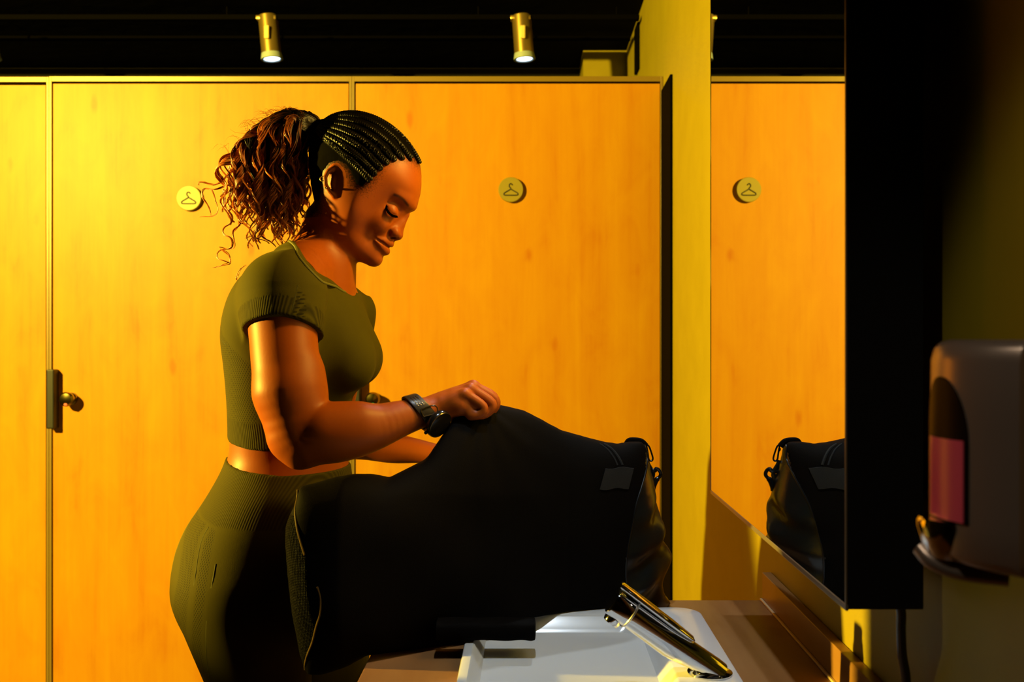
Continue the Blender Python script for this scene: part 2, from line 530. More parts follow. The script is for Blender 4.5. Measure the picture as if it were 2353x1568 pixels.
def spotlight(lx, tilt, label):
    """lx = lens centre; tilt leans the top of the tube towards -x"""
    y = 3.96
    zl = 2.471
    root = thing('track_spotlight', label, 'spotlight', (lx, y, zl), 'spotlights on the ceiling track')
    ax = Vector((-tilt, 0.02, 1)).normalized()
    c = Vector((lx, y, zl))
    R = .0385
    b = MB()
    b.lathe(c + ax * .006, ax, [(0, R), (0.155, R), (.159, R - .004)], 32)
    b.build('housing', M['lamp_body'], root, True)
    b = MB()
    b.lathe(c, ax, [(-.012, R + .005), (.0, R + .003), (.012, R + .001), (.012, R - .012), (-.002, R - .012), (-.012, R - .004), (-.012, R + .005)], 32, False)
    b.build('trim_ring', M['lamp_trim'], root, True)
    MB().lathe(c, ax, [(-.009, .002), (-.009, R - .009), (-.004, R - .010)], 32).build('lens', M['lamp_glow'], root, True)
    top = Vector((lx - tilt * .1 - .008, y - .012, 2.617))
    b = MB()
    b.tube(catmull([top, top + Vector((.006, -.02, -.05)), c + ax * .11 + Vector((-.004, -.042, .0)), c + ax * .07 + Vector((-.003, -.043, 0))], 6), .005, 8)
    b.box(tuple(top + Vector((-.04, -.012, -.004))), tuple(top + Vector((.04, .03, .012))), .003)
    b.build('bracket', M['lamp_body'], root, True)
    q = c + ax * .085
    MB().box((q.x - .010, q.y - .052, q.z - .026), (q.x + .010, q.y - .040, q.z + .026), .004).build('driver_clip', M['driver_cream'], root)
    l = bpy.data.lights.new('spotlight_beam', 'SPOT')
    l.energy = 8; l.color = (.8, .93, 1); l.spot_size = math.radians(50); l.spot_blend = .5; l.shadow_soft_size = .02
    lo = bpy.data.objects.new('spotlight_beam', l)
    lo.location = c - ax * .03
    lo.rotation_euler = (-ax).to_track_quat('-Z', 'Y').to_euler()
    COL.objects.link(lo)
    lo.parent = root
    lo.matrix_parent_inverse = Matrix.Translation(-root.location)
spotlight(-1.022, .10, 'golden track spotlight above the left wardrobe and the ponytail')
spotlight(-.0175, .07, 'golden track spotlight above the right wardrobe')
spotlight(-2.145, .10, 'track spotlight at the left edge of the picture, mostly outside')

# ------------------------------------------------------------------ counter
CT = 0.87
Y1 = 1.845
ct = thing('washbasin_counter', 'wooden worktop carrying the white basin and the black bag', 'counter', (.10, 1.2, 0))
MB().box((-.243, .45, CT - .04), (XW - .001, Y1, CT), .0015).build('worktop', M['counter_wood'], ct)
MB().box((-.20, .50, .10), (XW - .002, Y1 - .03, CT - .0402), .002).build('cabinet', M['counter_wood'], ct)
MB().box((-.16, .52, 0), (XW - .003, Y1 - .05, .0998)).build('plinth', M['black_trim'], ct)
bs = MB().box((XW - .017, .45, CT + .0002), (XW - .0005, Y1 - .001, CT + .052), .0012).build('backsplash', M['splash_wood'])
tag(bs, 'low wooden backsplash strip along the yellow wall behind the worktop', 'backsplash')
MB().box((XW - .0215, .45, CT + .0002), (XW - .0171, Y1 - .001, CT + .004), .0008).build('sealing_strip', M['edge_wood'], bs)

# ------------------------------------------------------------------ basin: rounded rectangular shell
def rrect(x0, x1, y0, y1, r, n=7):
    out = []
    for cx, cy, a0 in ((x1 - r, y1 - r, 0), (x0 + r, y1 - r, 90), (x0 + r, y0 + r, 180), (x1 - r, y0 + r, 270)):
        for k in range(n + 1):
            a = math.radians(a0 + 90 * k / n)
            out.append((cx + r * math.cos(a), cy + r * math.sin(a)))
    return out
def loft(loops, cap0=True, cap1=True):
    n = len(loops[0])
    v = [p for l in loops for p in l]
    f = []
    for i in range(len(loops) - 1):
        for k in range(n):
            f.append((i * n + k, i * n + (k + 1) % n, (i + 1) * n + (k + 1) % n, (i + 1) * n + k))
    if cap0: f.append(tuple(range(n - 1, -1, -1)))
    if cap1: f.append(tuple((len(loops) - 1) * n + k for k in range(n)))
    return v, f
bz = CT + .0005
RIM = .0245
BX0, BX1, BY0, BY1 = -.098, .290, 1.150, 1.708
def ring(x0, x1, y0, y1, r, z):
    return [(x, y, z) for x, y in rrect(x0, x1, y0, y1, r)]
loops = [ring(BX0 + .010, BX1 - .010, BY0 + .010, BY1 - .010, .030, bz),
         ring(BX0 + .003, BX1 - .003, BY0 + .003, BY1 - .003, .036, bz + .004),
         ring(BX0, BX1, BY0, BY1, .040, bz + .010),
         ring(BX0, BX1, BY0, BY1, .040, bz + RIM - .004),
         ring(BX0 + .0015, BX1 - .0015, BY0 + .0015, BY1 - .0015, .039, bz + RIM - .001),
         ring(BX0 + .004, BX1 - .004, BY0 + .004, BY1 - .004, .037, bz + RIM)]
ix0, ix1, iy0, iy1 = BX0 + .014, BX1 - .086, BY0 + .014, BY1 - .045
loops += [ring(ix0, ix1, iy0, iy1, .036, bz + RIM),
          ring(ix0 + .003, ix1 - .004, iy0 + .003, iy1 - .004, .036, bz + RIM - .003),
          ring(ix0 + .012, ix1 - .016, iy0 + .012, iy1 - .016, .036, bz + .005),
          ring(ix0 + .028, ix1 - .034, iy0 + .030, iy1 - .045, .04, bz - .020),
          ring(ix0 + .055, ix1 - .065, iy0 + .070, iy1 - .095, .05, bz - .0375),
          ring(ix0 + .085, ix1 - .095, iy0 + .120, iy1 - .150, .05, bz - .0385)]
bv, bf = loft(loops)
ba = thing('washbasin', 'white ceramic basin with rounded corners set on the wooden worktop', 'basin', (.1, 1.43, CT))
MB().add(bv, bf).build('bowl', M['ceramic'], ba, True)
MB().lathe((.06, 1.40, bz - .0383), (0, 0, 1), [(0, .026), (.003, .026), (.004, .020), (.001, .004)], 28).build('drain', M['chrome'], ba, True)
# hole for the bowl in the worktop is covered by the basin; carve the worktop so the bowl does not clip it
wt = [c for c in ct.children if c.name.startswith('worktop')][0]
cb = [c for c in ct.children if c.name.startswith('cabinet')][0]
def carve(o, lo, hi):
    c = MB().box(lo, hi).build('cutter', None)
    md = o.modifiers.new('b', 'BOOLEAN'); md.object = c; md.operation = 'DIFFERENCE'; md.solver = 'EXACT'
    dg = bpy.context.evaluated_depsgraph_get()
    me = bpy.data.meshes.new_from_object(o.evaluated_get(dg))
    o.modifiers.clear(); o.data = me
    bpy.data.objects.remove(c)
carve(wt, (BX0 + .018, BY0 + .018, CT - .1), (BX1 - .09, BY1 - .05, CT + .05))
carve(cb, (BX0 + .018, BY0 + .018, CT - .07), (BX1 - .09, BY1 - .05, CT + .05))

# ------------------------------------------------------------------ faucet: leaning chrome body with flat lever
fa = thing('faucet', 'leaning chrome mixer tap on the right rim of the white basin', 'faucet', (.25, 1.375, CT + .025))
fy = 1.372
A = Vector((.2515, fy, bz + RIM)); B = P(1407, 1381, fy)
ax = (B - A).normalized()
nrm = Vector((0, 1, 0)).cross(ax).normalized()
if nrm.z < 0: nrm = -nrm
def slab(a, b_, widths, parent, name, m, n=28, e=2.6):
    """superelliptic bar from a to b_; widths: (t, half depth y, half height, offset along nrm)"""
    loops = []
    for t, hy, hn, off in widths:
        c = a.lerp(b_, t) + nrm * off
        lp = []
        for k in range(n):
            an = 2 * math.pi * k / n
            cy, cn = math.cos(an), math.sin(an)
            lp.append(c + Vector((0, 1, 0)) * hy * math.copysign(abs(cy) ** (2 / e), cy) + nrm * hn * math.copysign(abs(cn) ** (2 / e), cn))
        loops.append([Vector((q.x, q.y, max(q.z, bz + RIM + .0004))) for q in lp])
    v, f = loft(loops)
    return MB().add(v, f).build(name, m, parent, True)
Ab = A - ax * .010
body = slab(Ab, B, [(0, .021, .021, .001), (.06, .0205, .0215, .001), (.45, .019, .020, .0), (.80, .0185, .0195, 0), (.985, .018, .019, 0), (1.0, .016, .017, 0)], fa, 'spout_body', M['chrome'])
# flat base plate hiding the cut of the leaning body
MB().lathe(A + Vector((-.002, 0, 0)), (0, 0, 1), [(.0004, .031), (.002, .031), (.0035, .028)], 36).build('base_ring', M['chrome'], fa, True)
MB().lathe(B - ax * .016 - nrm * .017, -nrm, [(0, .0125), (.006, .0125), (.009, .0115), (.0095, .004)], 28).build('aerator', M['chrome'], fa, True)
lev = slab(A + ax * .045, B + ax * .004, [(0, .004, .002, .0215), (.04, .010, .004, .0225), (.3, .0155, .0045, .0235), (.75, .0165, .0045, .0245), (.97, .0160, .0045, .0250), (1.0, .014, .003, .0250)], fa, 'lever', M['chrome'])
b = MB()
ringp = []
for k in range(37):
    an = 2 * math.pi * k / 36
    c = A.lerp(B, .82) + Vector((0, 1, 0)) * .0200 * math.cos(an) + nrm * (.0215 * math.sin(an) + .001)
    ringp.append(c)
b.tube(ringp, .0016, 8)
b.build('collar_ring', M['steel'], fa, True)

# ------------------------------------------------------------------ mirror cabinet
mc = thing('mirror_cabinet', 'tall black mirror cabinet on the yellow wall reflecting wardrobe and bag', 'mirror', (.38, 1.45, 1.07))
Z0, Z1 = 1.070, 2.60
YN, YF = 1.0535, 1.838
MB().box((.3372, YN, Z0), (.418, YF, Z1), .0012).build('cabinet_box', M['cabinet_black'], mc)
MB().box((.3360, YN + .004, Z0 + .0055), (.3371, YF - .0018, Z1 - .004)).build('mirror_glass', M['mirror'], mc)
b = MB()
b.box((.3353, YN, Z0 - .0015), (.3385, YF, Z0 + .0052), .0006)
b.box((.3353, YN, Z0 + .0052), (.3371, YN + .0038, Z1), .0005)
b.box((.3353, YF - .0017, Z0 + .0052), (.3371, YF, Z1), .0004)
b.build('mirror_frame', M['mirror_edge'], mc)
for y in (1.15, 1.74):
    for z in (1.2, 2.4):
        MB().box((.4181, y - .02, z - .03), (XW - .0005, y + .02, z + .03), .002).build('wall_bracket', M['black_trim'], mc)
# power lead dropping out below the cabinet
cd = MB().tube(catmull([(.405, 1.09, Z0 - .001), (.409, 1.094, 1.055), (.411, 1.10, 1.035), (.416, 1.11, 1.005), (.424, 1.12, .975), (.428, 1.13, .935), (.424, 1.12, .90), (.415, 1.10, CT + .006)], 6), .0055, 10).build('power_lead', M['bag_plastic'], None, True)
tag(cd, 'thin black lead hanging from the underside of the mirror cabinet', 'cable')

# ------------------------------------------------------------------ soap dispenser: bowed front, seen obliquely
sd = thing('soap_dispenser', 'brushed metal wall soap dispenser with pink soap behind arched window', 'soap dispenser', (.40, .768, 1.19))
YC = .768
ZT, ZB = 1.357, 1.190
def front_x(y): return .3145 + 8.3 * (y - YC) ** 2
def plan(ins, z):
    pts = []
    for k in range(25):
        y = YC - .063 + .126 * k / 24
        yy = YC + (y - YC) * (1 - ins * 6)
        pts.append((front_x(yy) + ins, yy, z))
    pts += [(.432, YC + .063 * (1 - ins * 6), z), (.432, YC - .063 * (1 - ins * 6), z)]
    return pts
prof = [(.016, ZB - .004), (.004, ZB), (.0, ZB + .006), (0, ZB + .03), (0, ZB + .07), (0, ZB + .11), (.0005, ZT - .016), (.003, ZT - .007), (.008, ZT - .002), (.016, ZT)]
v, f = loft([plan(i_, z) for i_, z in prof])
MB().add(v, f).build('cover', M['disp_steel'], sd, True)
MB().box((.4325, YC - .068, ZB - .008), (XW - .0005, YC + .068, ZT + .004), .004).build('wall_plate', M['disp_plate'], sd)
def patch(name, m, ylo, yhi, zlo, ztop, off, thick=.0012, arch=True, n=18):
    """curved plate lying on the bowed front, arched top"""
    yc, hw = (ylo + yhi) / 2, (yhi - ylo) / 2
    vv, ff = [], []
    rows = 26
    for layer in (0, 1):
        for i_ in range(n + 1):
            y = yc + hw * math.cos(math.pi * i_ / n)
            zt_ = ztop - (.05 * (1 - math.sqrt(max(0, 1 - ((y - yc) / hw) ** 2))) if arch else 0)
            for j_ in range(rows + 1):
                z = zlo + (zt_ - zlo) * j_ / rows
                bulge = 0.0
                vv.append((front_x(y) + bulge - off + thick * layer, y, z))
    w_ = rows + 1
    L_ = (n + 1) * w_
    for i_ in range(n):
        for j_ in range(rows):
            a = i_ * w_ + j_
            ff += [(a, a + 1, a + w_ + 1, a + w_), (L_ + a, L_ + a + w_, L_ + a + w_ + 1, L_ + a + 1)]
    for j_ in range(rows):
        ff += [(j_, L_ + j_, L_ + j_ + 1, j_ + 1)]
        a = n * w_ + j_
        ff += [(a, a + 1, L_ + a + 1, L_ + a)]
    for i_ in range(n):
        a = i_ * w_
        ff += [(a, a + w_, L_ + a + w_, L_ + a), (a + rows, L_ + a + rows, L_ + a + w_ + rows, a + w_ + rows)]
    return MB().add(vv, ff).build(name, m, sd, True)
patch('window', M['window_dark'], .7335, .788, ZB + .030, ZT - .028, .0010)
patch('soap', M['soap'], .7365, .779, ZB + .031, ZB + .092, .0018, arch=False)
b = MB()
b.lathe((.326, YC, ZB + .030), (0, 0, -1), [(0, .0235), (.003, .0250), (.007, .0250), (.022, .021), (.030, .017)], 36)
b.build('push_button', M['chrome'], sd, True)
MB().tube(catmull([(.306, YC + .010, ZB + .004), (.312, YC, ZB - .004), (.330, YC - .01, ZB - .010), (.36, YC - .02, ZB - .012)], 6), .0065, 12).build('nozzle', M['disp_steel'], sd, True)

# ================================================================== implicit surfaces (numpy)
def sparse_nets(f, lo, hi, h, B=8, reach=1.5):
    """surface nets on the blocks near the surface; returns verts, quads"""
    lo = np.array(lo, float); hi = np.array(hi, float)
    nb = np.ceil((hi - lo) / (h * B)).astype(int)
    g = np.stack(np.meshgrid(*[np.arange(n) for n in nb], indexing='ij'), -1).reshape(-1, 3)
    c = lo + (g + .5) * h * B
    d = np.concatenate([f(c[i:i + 200000]) for i in range(0, len(c), 200000)])
    act = g[np.abs(d) < h * B * reach]
    r = np.arange(B + 1)
    off = np.stack(np.meshgrid(r, r, r, indexing='ij'), -1).reshape(-1, 3)
    tot = (nb * B + 2).astype(np.int64)
    def key(ijk): return (ijk[..., 0] * tot[1] + ijk[..., 1]) * tot[2] + ijk[..., 2]
    V, K, Q = [], [], []
    step = max(1, 400000 // len(off))
    cr = np.array([(i, j, k) for i in (0, 1) for j in (0, 1) for k in (0, 1)])
    edges = [(a, b) for a in range(8) for b in range(a + 1, 8) if np.abs(cr[a] - cr[b]).sum() == 1]
    for s0 in range(0, len(act), step):
        bl = act[s0:s0 + step]
        ijk = bl[:, None, :] * B + off[None]
        val = f((lo + ijk * h).reshape(-1, 3)).reshape(len(bl), B + 1, B + 1, B + 1)
        val = np.where(val == 0, 1e-9, val)
        corner = np.stack([val[:, i:B + i, j:B + j, k:B + k] for i, j, k in cr], -1)
        neg = corner < 0
        has = neg.any(-1) & ~neg.all(-1)
        bi, ci, cj, ck = np.nonzero(has)
        if len(bi) == 0: continue
        cv = corner[bi, ci, cj, ck]
        acc = np.zeros((len(bi), 3)); cnt = np.zeros(len(bi))
        for a, b in edges:
            va, vb = cv[:, a], cv[:, b]
            m = (va < 0) != (vb < 0)
            t = np.where(m, va / np.where(m, va - vb, 1), 0)
            acc += np.where(m[:, None], cr[a] + t[:, None] * (cr[b] - cr[a]), 0)
            cnt += m
        cell = bl[bi] * B + np.stack([ci, cj, ck], -1)
        V.append(lo + (cell + acc / cnt[:, None]) * h)
        K.append(key(cell))
        for ax in range(3):
            a0 = cv[:, 0] < 0
            idx = {0: 4, 1: 2, 2: 1}[ax]
            a1 = cv[:, idx] < 0
            m = a0 != a1
            cc = cell[m]
            u = np.zeros(3, int); w_ = np.zeros(3, int)
            u[(ax + 1) % 3] = 1; w_[(ax + 2) % 3] = 1
            q = np.stack([key(cc - u - w_), key(cc - w_), key(cc), key(cc - u)], -1)
            flip = ~a0[m]
            q[flip] = q[flip][:, ::-1]
            Q.append(q)
    V = np.concatenate(V); K = np.concatenate(K); Q = np.concatenate(Q)
    o = np.argsort(K); Ks = K[o]
    pos = np.clip(np.searchsorted(Ks, Q), 0, len(Ks) - 1)
    ok = (Ks[pos] == Q).all(1)
    return V, o[pos[ok]]

def np_mesh(name, V, Q, m, parent=None, col=None, smooth_it=0):
    if smooth_it:
        V = relax(V, Q, smooth_it)
    me = bpy.data.meshes.new(name)
    me.vertices.add(len(V)); me.vertices.foreach_set('co', V.astype(np.float32).ravel())
    me.loops.add(Q.size); me.loops.foreach_set('vertex_index', Q.astype(np.int32).ravel())
    me.polygons.add(len(Q)); me.polygons.foreach_set('loop_start', np.arange(0, Q.size, 4, dtype=np.int32))
    me.update(calc_edges=True)
    me.validate()
    if col is not None:
        a = me.attributes.new('Col', 'FLOAT_COLOR', 'POINT')
        cc = np.ones((len(V), 4), np.float32); cc[:, :3] = col(V)
        a.data.foreach_set('color', cc.ravel())
    return link(name, me, m, parent, True)

def relax(V, Q, n, lam=.5):
    e = np.concatenate([Q[:, [0, 1]], Q[:, [1, 2]], Q[:, [2, 3]], Q[:, [3, 0]]])
    for it in range(n):
        for l in (lam, -lam * 1.04):
            s = np.zeros_like(V); c = np.zeros(len(V))
            for k in range(3):
                s[:, k] = np.bincount(e[:, 0], V[e[:, 1], k], len(V)) + np.bincount(e[:, 1], V[e[:, 0], k], len(V))
            c = np.bincount(e[:, 0], minlength=len(V)) + np.bincount(e[:, 1], minlength=len(V))
            V = V + l * (s / np.maximum(c, 1)[:, None] - V)
    return V

def smin(a, b, k):
    if k <= 0: return np.minimum(a, b)
    h = np.maximum(k - np.abs(a - b), 0) / k
    return np.minimum(a, b) - h * h * k * .25
def smax(a, b, k): return -smin(-a, -b, k)
def chain(p, pts, closed=False):
    """pts: (px, py, y, r_px); tapered capsules through world points"""
    d = None
    W = [(np.array(P(q[0], q[1], q[2])), q[3] * q[2] / F) for q in pts]
    for (a, ra), (b, rb) in zip(W[:-1], W[1:]):
        ba = b - a
        pa = p - a
        h = np.clip(pa @ ba / (ba @ ba), 0, 1)
        q = np.linalg.norm(pa - h[:, None] * ba, axis=1) - (ra + (rb - ra) * h)
        d = q if d is None else np.minimum(d, q)
    return d
def chain_s(p, pts, k):
    """smoothly curved tapering limb through the points"""
    q = np.array(pts, float); out = []
    for i in range(len(q) - 1):
        p0, p1, p2, p3 = q[max(i - 1, 0)], q[i], q[i + 1], q[min(i + 2, len(q) - 1)]
        for t in (0, .2, .4, .6, .8):
            out.append(.5 * (2 * p1 + (p2 - p0) * t + (2 * p0 - 5 * p1 + 4 * p2 - p3) * t * t + (3 * p1 - p0 - 3 * p2 + p3) * t ** 3))
    out.append(q[-1])
    return chain(p, [tuple(x) for x in out])
def ell(p, c, r, ang=0.0):
    """c: (px, py, y); r: (px along, px across, px lateral); ang: degrees, turns the long axis down in the picture"""
    c3 = np.array(P(*c)); s = c[2] / F
    a = math.radians(ang)
    q = p - c3
    u = q[:, 0] * math.cos(a) - q[:, 2] * math.sin(a)
    v = q[:, 0] * math.sin(a) + q[:, 2] * math.cos(a)
    rr = np.array(r) * s
    Q = np.stack([u, v, q[:, 1]], -1)
    k0 = np.linalg.norm(Q / rr, axis=1)
    k1 = np.linalg.norm(Q / rr ** 2, axis=1)
    return k0 * (k0 - 1) / np.maximum(k1, 1e-9)

def gauss1(a, s):
    n = int(s * 3) + 1
    k = np.exp(-.5 * (np.arange(-n, n + 1) / s) ** 2); k /= k.sum()
    return np.convolve(np.pad(a, n, mode='edge'), k, 'valid')
class Loft:
    """vertical limb: rows (py, x_left, x_right, half_width_m) seen at depth y0(z); superelliptic section"""
    def __init__(s, rows, y, smooth=7, shear=None, yrow=None, e=2.0):
        n = 500
        py = np.array([r[0] for r in rows], float)
        t = np.linspace(py[0], py[-1], n)
        yy = np.full(n, y) if yrow is None else np.interp(t, [q[0] for q in yrow], [q[1] for q in yrow])
        s.z = (HC - (t - CY) / F * yy)[::-1]
        sm = smooth * n / (py[-1] - py[0])
        def c(i): return gauss1(np.interp(t, py, [r[i] for r in rows]), sm)
        xl, xr, hw = c(1), c(2), c(3)
        s.cx = (((xl + xr) / 2 - CX) / F * yy)[::-1]
        s.yy = yy[::-1]
        s.sh = np.interp(t, [q[0] for q in shear], [q[1] for q in shear])[::-1] if shear else np.zeros(n)
        # the outline is seen obliquely: take the share of the depth and the twist out of the half width
        app = ((xr - xl) / 2 / F * yy)[::-1] - .003
        s.ry = hw[::-1]
        k = (s.sh - s.cx / s.yy) * s.ry
        s.rx = np.sqrt(np.maximum(app ** 2 - k ** 2, (.55 * app) ** 2))
        s.e = e
    def __call__(s, p):
        z = p[:, 2]
        g = lambda a: np.interp(z, s.z, a)
        cx, rx, ry, y0, sh = g(s.cx), g(s.rx), g(s.ry), g(s.yy), g(s.sh)
        dy = p[:, 1] - y0
        dx = p[:, 0] - cx - sh * dy
        e = s.e
        k0 = (np.abs(dx / rx) ** e + np.abs(dy / ry) ** e) ** (1 / e)
        q = np.sqrt(dx * dx + dy * dy)
        d = q * (1 - 1 / np.maximum(k0, 1e-6))
        d = np.where(k0 < .3, -np.minimum(rx, ry) * .7, d)
        return smax(smax(d, z - s.z[-1], .04), s.z[0] - z, .02)

def poly_inside(px, py, poly):
    ins = np.zeros(px.shape, bool)
    n = len(poly)
    for i in range(n):
        x1, y1 = poly[i]; x2, y2 = poly[(i + 1) % n]
        if y1 == y2: continue
        c = ((y1 > py) != (y2 > py)) & (px < (x2 - x1) * (py - y1) / (y2 - y1) + x1)
        ins ^= c
    return ins
def poly_dist(px, py, poly, closed=True):
    d = np.full(px.shape, 1e9)
    n = len(poly)
    for i in range(n if closed else n - 1):
        a = np.array(poly[i], float); b = np.array(poly[(i + 1) % n], float)
        ba = b - a
        l = max(ba @ ba, 1e-9)
        h = np.clip(((px - a[0]) * ba[0] + (py - a[1]) * ba[1]) / l, 0, 1)
        d = np.minimum(d, np.hypot(px - a[0] - h * ba[0], py - a[1] - h * ba[1]))
    return d
def cm2(pts, n=6):
    """closed Catmull-Rom in 2-D"""
    m = len(pts); out = []
    for i in range(m):
        p0, p1, p2, p3 = [np.array(pts[(i + k) % m], float) for k in (-1, 0, 1, 2)]
        for k in range(n):
            t = k / n
            out.append(tuple(.5 * (2 * p1 + (p2 - p0) * t + (2 * p0 - 5 * p1 + 4 * p2 - p3) * t * t + (3 * p1 - p0 - 3 * p2 + p3) * t ** 3)))
    return out

class Puff:
    """outline blown up into a smooth solid: c^2 = H2(u,v); Poisson height inside, negative outside"""
    def __init__(s, poly, step, k, cap=None, pad=30, iters=1500):
        s.step = step
        xs = [q[0] for q in poly]; ys = [q[1] for q in poly]
        s.x0, s.y0 = min(xs) - pad, min(ys) - pad
        nx = int((max(xs) - min(xs) + 2 * pad) / step) + 1
        ny = int((max(ys) - min(ys) + 2 * pad) / step) + 1
        X, Y = np.meshgrid(s.x0 + np.arange(nx) * step, s.y0 + np.arange(ny) * step)
        ins = poly_inside(X, Y, poly)
        dist = poly_dist(X, Y, poly)
        # coarse-to-fine relaxation of laplace(phi) = -2
        phi = np.zeros(X.shape)
        lv = [8, 4, 2, 1]
        for l in lv:
            I = ins[::l, ::l]; ph = phi[::l, ::l].copy()
            if l != lv[0]:
                ph = up[:I.shape[0], :I.shape[1]]
                if ph.shape != I.shape:
                    ph = np.pad(ph, ((0, I.shape[0] - ph.shape[0]), (0, I.shape[1] - ph.shape[1])))
                ph = np.where(I, ph, 0)
            hh = (l * step) ** 2 * 2
            for it in range(iters if l > 1 else iters // 3):
                q = np.zeros_like(ph)
                q[1:-1, 1:-1] = (ph[:-2, 1:-1] + ph[2:, 1:-1] + ph[1:-1, :-2] + ph[1:-1, 2:] + hh) / 4
                ph = np.where(I, q, 0)
            up = np.repeat(np.repeat(ph, 2, 0), 2, 1)
            if l == 1: phi = ph
        h2 = phi * k
        if cap: h2 = cap * cap * (1 - np.exp(-h2 / (cap * cap)))
        # continue linearly outside
        near = ins & (dist < 2.5 * step) & (dist > .8 * step)
        gr = np.median(h2[near] / dist[near]) if near.any() else 1.0
        s.H = np.where(ins, h2, -dist * gr)
        gy, gx = np.gradient(s.H, step)
        s.G = np.hypot(gx, gy)
        s.nx, s.ny = nx, ny
    def samp(s, A, u, v):
        x = np.clip((u - s.x0) / s.step, 0, s.nx - 1.001); y = np.clip((v - s.y0) / s.step, 0, s.ny - 1.001)
        i = x.astype(int); j = y.astype(int); fx = x - i; fy = y - j
        return (A[j, i] * (1 - fx) + A[j, i + 1] * fx) * (1 - fy) + (A[j + 1, i] * (1 - fx) + A[j + 1, i + 1] * fx) * fy
    def __call__(s, u, v, c):
        H = s.samp(s.H, u, v); G = s.samp(s.G, u, v)
        ex = np.maximum(0, s.x0 - u) + np.maximum(0, u - s.x0 - s.nx * s.step) + np.maximum(0, s.y0 - v) + np.maximum(0, v - s.y0 - s.ny * s.step)
        return (c * c - H) / np.sqrt(4 * c * c + G * G + 60.0) + ex

# ------------------------------------------------------------------ the person
YP = 1.75                       # depth of her middle plane
SC = F / YP
def uv(p, y=YP):
    return CX + p[:, 0] * F / y, CY - (p[:, 2] - HC) * F / y

HEAD = [(965, 378), (968, 400), (968, 425), (965, 447), (960, 465), (951, 478), (944, 484), (936, 492), (928, 501), (921, 512), (914, 525), (906, 538), (902, 549),
        (904, 558), (903, 564), (898, 569), (893, 569.5), (895, 576), (894, 582), (889, 586), (882, 587), (877, 591), (875, 599), (870, 606), (861, 611), (850, 611), (838, 606),
        (822, 600), (808, 592), (790, 580), (768, 560), (745, 520), (730, 470), (722, 430), (717, 390), (716, 350), (724, 318), (740, 292), (765, 273), (795, 264), (830, 265),
        (865, 275), (900, 296), (932, 325), (953, 352)]
HP = Puff(HEAD, 1.0, 1.22)
def cx2(p): return (p[:, 1] - YP) * SC      # lateral offset in picture units

def lat(pts):
    """mirror-image chains: (px, py, c, r) with c lateral picture units"""
    return [(a, b, YP - c / SC, r) for a, b, c, r in pts]
def sym(p):
    q = p.copy(); q[:, 1] = YP - np.abs(p[:, 1] - YP)
    return q
def headchain(p, pts):
    """like chain but everything measured in the middle plane so that the outline holds"""
    d = None
    W = [(np.array([(x - CX) / SC, YP - c / SC, HC - (y - CY) / SC]), r / SC) for x, y, c, r in pts]
    for (a, ra), (b, rb) in zip(W[:-1], W[1:]):
        ba = b - a; pa = p - a
        h = np.clip(pa @ ba / max(ba @ ba, 1e-12), 0, 1)
        q = np.linalg.norm(pa - h[:, None] * ba, axis=1) - (ra + (rb - ra) * h)
        d = q if d is None else np.minimum(d, q)
    return d
def headell(p, c, r, ang=0):
    c3 = np.array([(c[0] - CX) / SC, YP - c[2] / SC, HC - (c[1] - CY) / SC])
    a = math.radians(ang); q = p - c3
    u = q[:, 0] * math.cos(a) - q[:, 2] * math.sin(a)
    v = q[:, 0] * math.sin(a) + q[:, 2] * math.cos(a)
    rr = np.array([r[0], r[1], r[2]]) / SC
    Q = np.stack([u, v, q[:, 1]], -1)
    k0 = np.linalg.norm(Q / rr, axis=1); k1 = np.linalg.norm(Q / rr ** 2, axis=1)
    return k0 * (k0 - 1) / np.maximum(k1, 1e-9)
m_ = 1 / SC   # one picture unit in metres at her depth

def skull(p):
    u, v = uv(p)
    c = cx2(p)
    # the face narrows towards its front below the brow
    a = (u - 841) * .875 + (v - 420) * .485
    b = -(u - 841) * .485 + (v - 420) * .875
    ss = lambda x, lo, hi: (lambda t: t * t * (3 - 2 * t))(np.clip((x - lo) / (hi - lo), 0, 1))
    k = 1 + .82 * ss(b, -50, 62) * ss(a, 15, 112) * (1 - .75 * ss(b, 108, 150)) + .10 * ss(b, 60, 140)
    return HP(u, v, np.abs(c) * k) * m_ / (1 + (k - 1) * .4)

def neck(p):
    d = headchain(p, [(776, 500, 0, 58), (757, 575, 0, 56), (742, 640, 0, 66)])
    ps = sym(p)
    d = smin(d, headchain(ps, [(790, 500, 46, 13), (796, 590, 34, 9), (788, 655, 14, 8)]), 14 * m_)
    d = smin(d, headchain(p, [(728, 500, 0, 26), (705, 575, 0, 28), (690, 610, 0, 30)]), 26 * m_)
    return d

